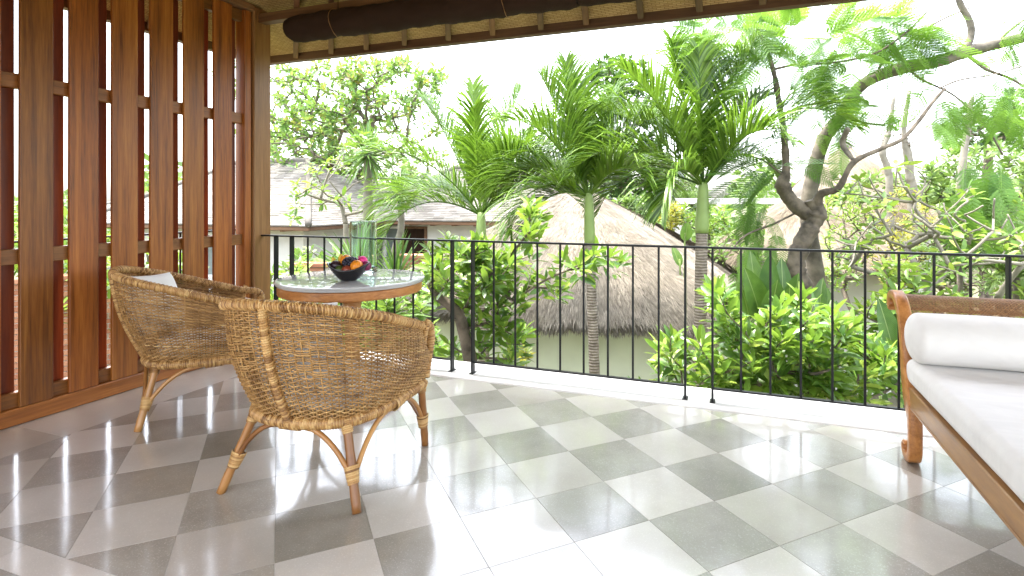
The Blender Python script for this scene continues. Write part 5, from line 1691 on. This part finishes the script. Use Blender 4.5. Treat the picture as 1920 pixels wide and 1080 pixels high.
for pts in ([(1760, 166, 4, -.4), (1800, 150, 4, -.4), (1860, 140, 3, -.4), (1930, 120, 3, -.4)], [(1700, 126, 6, .9), (1730, 150, 5, .8), (1790, 180, 4, .7), (1850, 240, 4, .6), (1880, 290, 4, .6)],
            [(1450, 130, 7, .1), (1500, 120, 6, .2), (1560, 118, 5, .3), (1640, 100, 4, .3), (1700, 60, 4, .3), (1740, 20, 3, .3)], [(1462, 220, 5, .1), (1500, 200, 5, .2), (1560, 190, 4, .2), (1620, 180, 3, .2)],
            [(1640, 145, 6, .9), (1660, 110, 5, .9), (1700, 80, 4, .9), (1760, 40, 4, .9), (1830, 10, 3, .9)], [(1860, 90, 6, .9), (1890, 60, 5, .9), (1930, 30, 4, .9)],
            [(1500, 395, 5, .1), (1450, 420, 5, 0), (1400, 440, 4, -.2), (1370, 470, 3, -.3)], [(1470, 330, 5, .1), (1430, 300, 4, 0), (1390, 290, 3, -.1)],
            [(1810, 100, 8, .9), (1850, 130, 6, .8), (1900, 150, 5, .7), (1960, 190, 5, .6)], [(1580, 215, 6, .9), (1620, 230, 5, .8), (1660, 235, 4, .7)]):
    limb(pts, 'branch', k=6)
def feathers(lst):
    pos, d, L_, = [], [], []
    for (u, v, ru, rv, n_, Y, dY, du, dv, sp, L) in lst:
        for _ in range(int(n_ * (2.1 if v < 260 else 1.4))):
            a = rng.random() * 2 * pi; s_ = rng.random() ** .5
            pos.append(A(u + ru * s_ * cos(a), v + rv * s_ * sin(a), Y + rng.uniform(-dY, dY)))
            d.append(unit(CR * du - UP * dv + rng.normal(0, sp, 3))); L_.append(L * 1.15 * rng.uniform(.7, 1.15))
    mb = MB()
    rr = rng.random(len(pos))
    leaves(mb, arr(pos) - fb_, d, L_, FEA, .35, rnd=np.clip(rr, 0, .99))
    return mb
feathers([(1420, 310, 60, 30, 12, 7.0, .3, -.9, .25, .3, .55), (1420, 390, 30, 36, 7, 7.3, .2, -.35, .9, .3, .42), (1395, 490, 26, 46, 9, 7.3, .2, .1, 1.0, .2, .42), (1470, 300, 50, 30, 4, 7.0, .3, .4, .2, .5, .5),
          (1500, 90, 120, 55, 22, 7.4, .6, -.5, .1, .7, .55), (1620, 70, 100, 50, 18, 7.6, .6, .6, .2, .6, .55), (1560, 140, 70, 40, 12, 7.6, .6, -.2, .5, .6, .55), (1400, 60, 90, 40, 16, 7.4, .5, -.8, .2, .5, .55),
          (1570, 230, 40, 40, 4, 7.7, .5, .2, .8, .5, .5), (1840, 310, 50, 40, 12, 7.0, .4, .1, 1., .35, .6), (1800, 380, 40, 40, 9, 6.8, .3, .1, 1.0, .3, .55), (1760, 200, 60, 40, 7, 7.6, .5, .3, .8, .5, .45),
          (1700, 60, 80, 50, 9, 7.8, .5, .5, .4, .6, .5), (1880, 180, 50, 60, 8, 7.6, .5, .2, .8, .5, .5), (1330, 90, 60, 30, 8, 7.6, .5, -.7, .4, .4, .5), (1440, 430, 30, 60, 5, 7.3, .3, .1, 1, .4, .4), (1900, 60, 50, 40, 5, 7.8, .4, .3, .7, .5, .5)]).build('foliage', M['feather_leaf'], ft, kind='stuff')

# leafless poles of coppiced trees against the sky
for pts, lab in (([(1668, 380, 15, 0), (1665, 320, 13, 0), (1655, 285, 12, 0), (1668, 240, 9, 0), (1676, 180, 6, 0)], 'thin pale pollarded trunk against the sky right of the pale thatch'),
                 ([(1712, 390, 17, 0), (1706, 330, 16, 0), (1702, 290, 15, 0), (1695, 245, 9, 0), (1705, 170, 6, 0)], 'second pale pollarded trunk with stubby growth, right of the thin one'),
                 ([(1800, 400, 14, 0), (1806, 300, 12, 0), (1815, 240, 11, 0), (1822, 180, 8, 0)], 'pale leaning trunk in front of the dark layered tree')):
    Y = 12.0
    P = [np.r_[A(u, v, Y), w * Y / CF / 2] for u, v, w, _ in pts]
    P = [np.r_[gpt(pts[0][0], pts[0][1], Y), P[0][3] * 1.3]] + P
    b = P[0][:3].copy(); Q = spline(P, 40)
    o = empty('bare_tree', b, 0, lab, 'tree', 'bare pollarded trunks')
    MB().tube(Q[:, :3] - b, Q[:, 3] * (1 + rng.normal(0, .07, 40)), 8).build('trunk', M['bark_pale'], o)
    tw = MB(); lb = MB()
    for k in range(14):
        c = Q[rng.integers(26, 34), :3] + rng.normal(0, .06, 3)
        P2 = spline([c, c + rng.normal(0, .12, 3) + UP * .05, c + rng.normal(0, .22, 3) + UP * .12], 8)
        tw.tube(P2 - b, np.linspace(.012, .004, 8), 5)
    tw.build('stubs', M['bark_brown'], o, kind='stuff')

# --- dracaenas, yucca, cordyline: strap leaved heads
STRAP = leaf_tmpl(.055, .25, .20, (.15, .45, .75), (.8, 1, .75))
def strap_head(mb, c, n_, L, lo, hi, base):
    k = np.arange(n_); ph = k * 2.39996
    el = np.radians(np.linspace(hi, lo, n_) + rng.normal(0, 6, n_))
    d = np.stack([np.cos(ph) * np.cos(el), np.sin(ph) * np.cos(el), np.sin(el)], 1)
    leaves(mb, np.broadcast_to(c - base, (n_, 3)) + d * .02, d, L * rng.uniform(.75, 1.1, n_), STRAP, .3)
def dracaena(label, crown_uv, base_uv, Y, w, L, n_, via):
    b = gpt(*base_uv, Y); c = A(*crown_uv, Y)
    o = empty('dracaena', b, 0, label, 'dracaena', 'slim dracaenas before the shingled roof')
    P = spline([b] + [A(u, v, Y) for u, v in via] + [c], 30)
    MB().tube(P - b, w * Y / CF / 2 * np.linspace(1.35, .8, 30), 9).build('trunk', M['bark_pale'], o)
    mb = MB(); strap_head(mb, c, n_, L, -50, 88, b); mb.build('crown', M['spear_leaf'], o, kind='stuff')
dracaena('taller dracaena with a round spiky head in front of the large airy tree', (690, 292), (690, 600), 9.3, 18, .64, 130, [(692, 470), (690, 380)])
dracaena('shorter dracaena with a thin bent stem and small spiky head', (750, 362), (735, 620), 9.6, 13, .50, 100, [(738, 500), (752, 430)])
def yucca(label, uv, Y, heads, L, n_):
    b = gpt(*uv, Y)
    o = empty('yucca', b, 0, label, 'yucca')
    for (u, v, lo) in heads:
        c = A(u, v, Y + rng.uniform(-.15, .15))
        MB().tube(spline([b, (b + c) / 2 + CR * .05, c], 16) - b, np.linspace(.07, .05, 16), 9).build('stem', M['bark'], o)
        mb = MB(); strap_head(mb, c, n_, L, lo, 88, b); mb.build('crown', M['spear_leaf'], o, kind='stuff')
yucca('big spiky yucca behind the glass vase', (690, 700), 7.4, [(664, 512, -10), (742, 530, -10)], .68, 56)
yucca('spiky yucca low behind the marble table', (730, 760), 6.6, [(720, 600, -35)], .62, 60)

# --- paddle leaved plants, each leaf a part
def paddle_mesh(L, w, bend):
    n_ = 12; y_ = np.linspace(0, 1, n_)
    prof_ = np.sin(pi * np.clip(y_, 0, 1) ** .85) ** .65 * w / 2 * (1 - .15 * y_); prof_[0] = .006; prof_[-1] = .002
    P = []
    for i in range(n_):
        z = -bend * L * y_[i] ** 2.2
        row = []
        for s_ in (-1, -.5, 0, .5, 1):
            row.append((s_ * prof_[i], y_[i] * L, z + abs(s_) * prof_[i] * .38 + .004 * sin(40 * y_[i] + 3 * s_) * abs(s_)))
        P.append(row)
    return MB().grid(P)
def paddles(label, base_uv, Y, lst, name='paddle_plant', cat='plant', mat='paddle_leaf'):
    b = gpt(*base_uv, Y)
    o = empty(name, b, 0, label, cat)
    for (u0, v0, u1, v1, wpx, dz, fl_) in lst:
        p0, p1 = A(u0, v0, Y + dz * .3), A(u1, v1, Y + dz)
        d = p1 - p0; L = np.linalg.norm(d)
        mb = paddle_mesh(L, wpx * Y / CF, .10)
        lo_ = mb.build('leaf', M[mat], o)
        y_ = unit(d); toc = unit(np.array([0, 0, CH]) - p0)
        z = unit(toc - y_ * np.dot(toc, y_) + fl_ * CR + rng.normal(0, .12, 3)); z = unit(z - y_ * np.dot(z, y_)); x = np.cross(y_, z)
        mt = np.eye(4); mt[:3, 0], mt[:3, 1], mt[:3, 2], mt[:3, 3] = x, y_, z, p0 - b
        lo_.matrix_local = Matrix(mt.tolist())
        st = spline([b + rng.normal(0, .05, 3) * [1, 1, 0], (b + p0) / 2 + UP * .1, p0, p0 + d * .12], 12)
        MB().tube(st - b, np.linspace(.020, .009, 12), 6).build('stalk', M['crownshaft'], o)
paddles('clump of upright paddle leaves at the foot of the crooked tree', (1470, 760), 6.2,
        [(1420, 600, 1412, 470, 42, .1, .4), (1450, 590, 1440, 480, 46, -.1, -.3), (1425, 590, 1402, 505, 48, -.25, .5), (1470, 600, 1466, 482, 40, .2, .2), (1490, 590, 1495, 515, 44, -.2, -.5), (1440, 600, 1460, 530, 46, -.35, .2),
         (1405, 600, 1396, 545, 36, -.2, .6), (1535, 600, 1540, 520, 34, .1, -.7), (1550, 590, 1552, 535, 30, .2, .4), (1480, 600, 1480, 545, 48, -.4, 0)])
paddles('banana plant with tall torn leaves beside the daybed arm', (1690, 800), 5.3,
        [(1690, 720, 1655, 560, 52, 0, .5), (1700, 740, 1712, 600, 46, -.2, -.4), (1700, 740, 1668, 640, 44, -.3, .2), (1650, 740, 1620, 660, 40, -.1, .5), (1720, 730, 1740, 640, 46, .2, -.6)], 'banana_plant', mat='paddle_leaf')
paddles('single upright paddle leaf against the edge of the thatch', (1282, 600), 8.4, [(1284, 452, 1290, 416, 24, 0, .1), (1275, 500, 1262, 460, 20, .2, .5)])
for lab, u, v, Y, n_, L in (('feathery fan palm low at the right, behind the frangipani', 1800, 500, 8.2, 9, .9), ('small palm by the far right edge of the railing', 1905, 520, 7.6, 9, .8), ('young palm far off beside the white canopy', 1290, 395, 16.5, 10, 1.0)):
    c = A(u, v, Y); b = gpt(u, v, Y)
    o = empty('fan_palm', b, 0, lab, 'palm')
    MB().tube(spline([b, (b + c) / 2, c], 10) - b, .04, 8).build('stem', M['bark'], o)
    for k in range(n_):
        frond_mesh(c, 15 + 150 * k / (n_ - 1), rng.uniform(-.8, .5), L * rng.uniform(.8, 1.1), 1.3, nl=34, ll=.28 * L / .9, wl=.022).build('frond', M['far_leaf'], o, -b)

# --- the far wood that closes the view
pos, L_ = [], []
for k in range(46000):
    a = rng.uniform(-75, 75)
    rr = rng.uniform(34, 60)
    d = CFW * cos(R(a)) + CR * sin(R(a))
    h = 4.4 + 1.3 * sin(a * .35) + .9 * sin(a * .9 + 1) + .7 * sin(a * 2.3)
    z = GZ + (h - .0) * rng.random() ** .7
    pos.append(d * rr + UP * z); L_.append(rng.uniform(.35, .8))
dd = rng.normal(0, 1, (len(pos), 3)); dd[:, 2] = np.abs(dd[:, 2]) * .5 - .2
fw = MB(); leaves(fw, pos, dd, L_, QLEAF, 1.0)
tag(fw.build('far_trees', M['far_leaf'], None), 'band of far trees closing the view', kind='stuff')
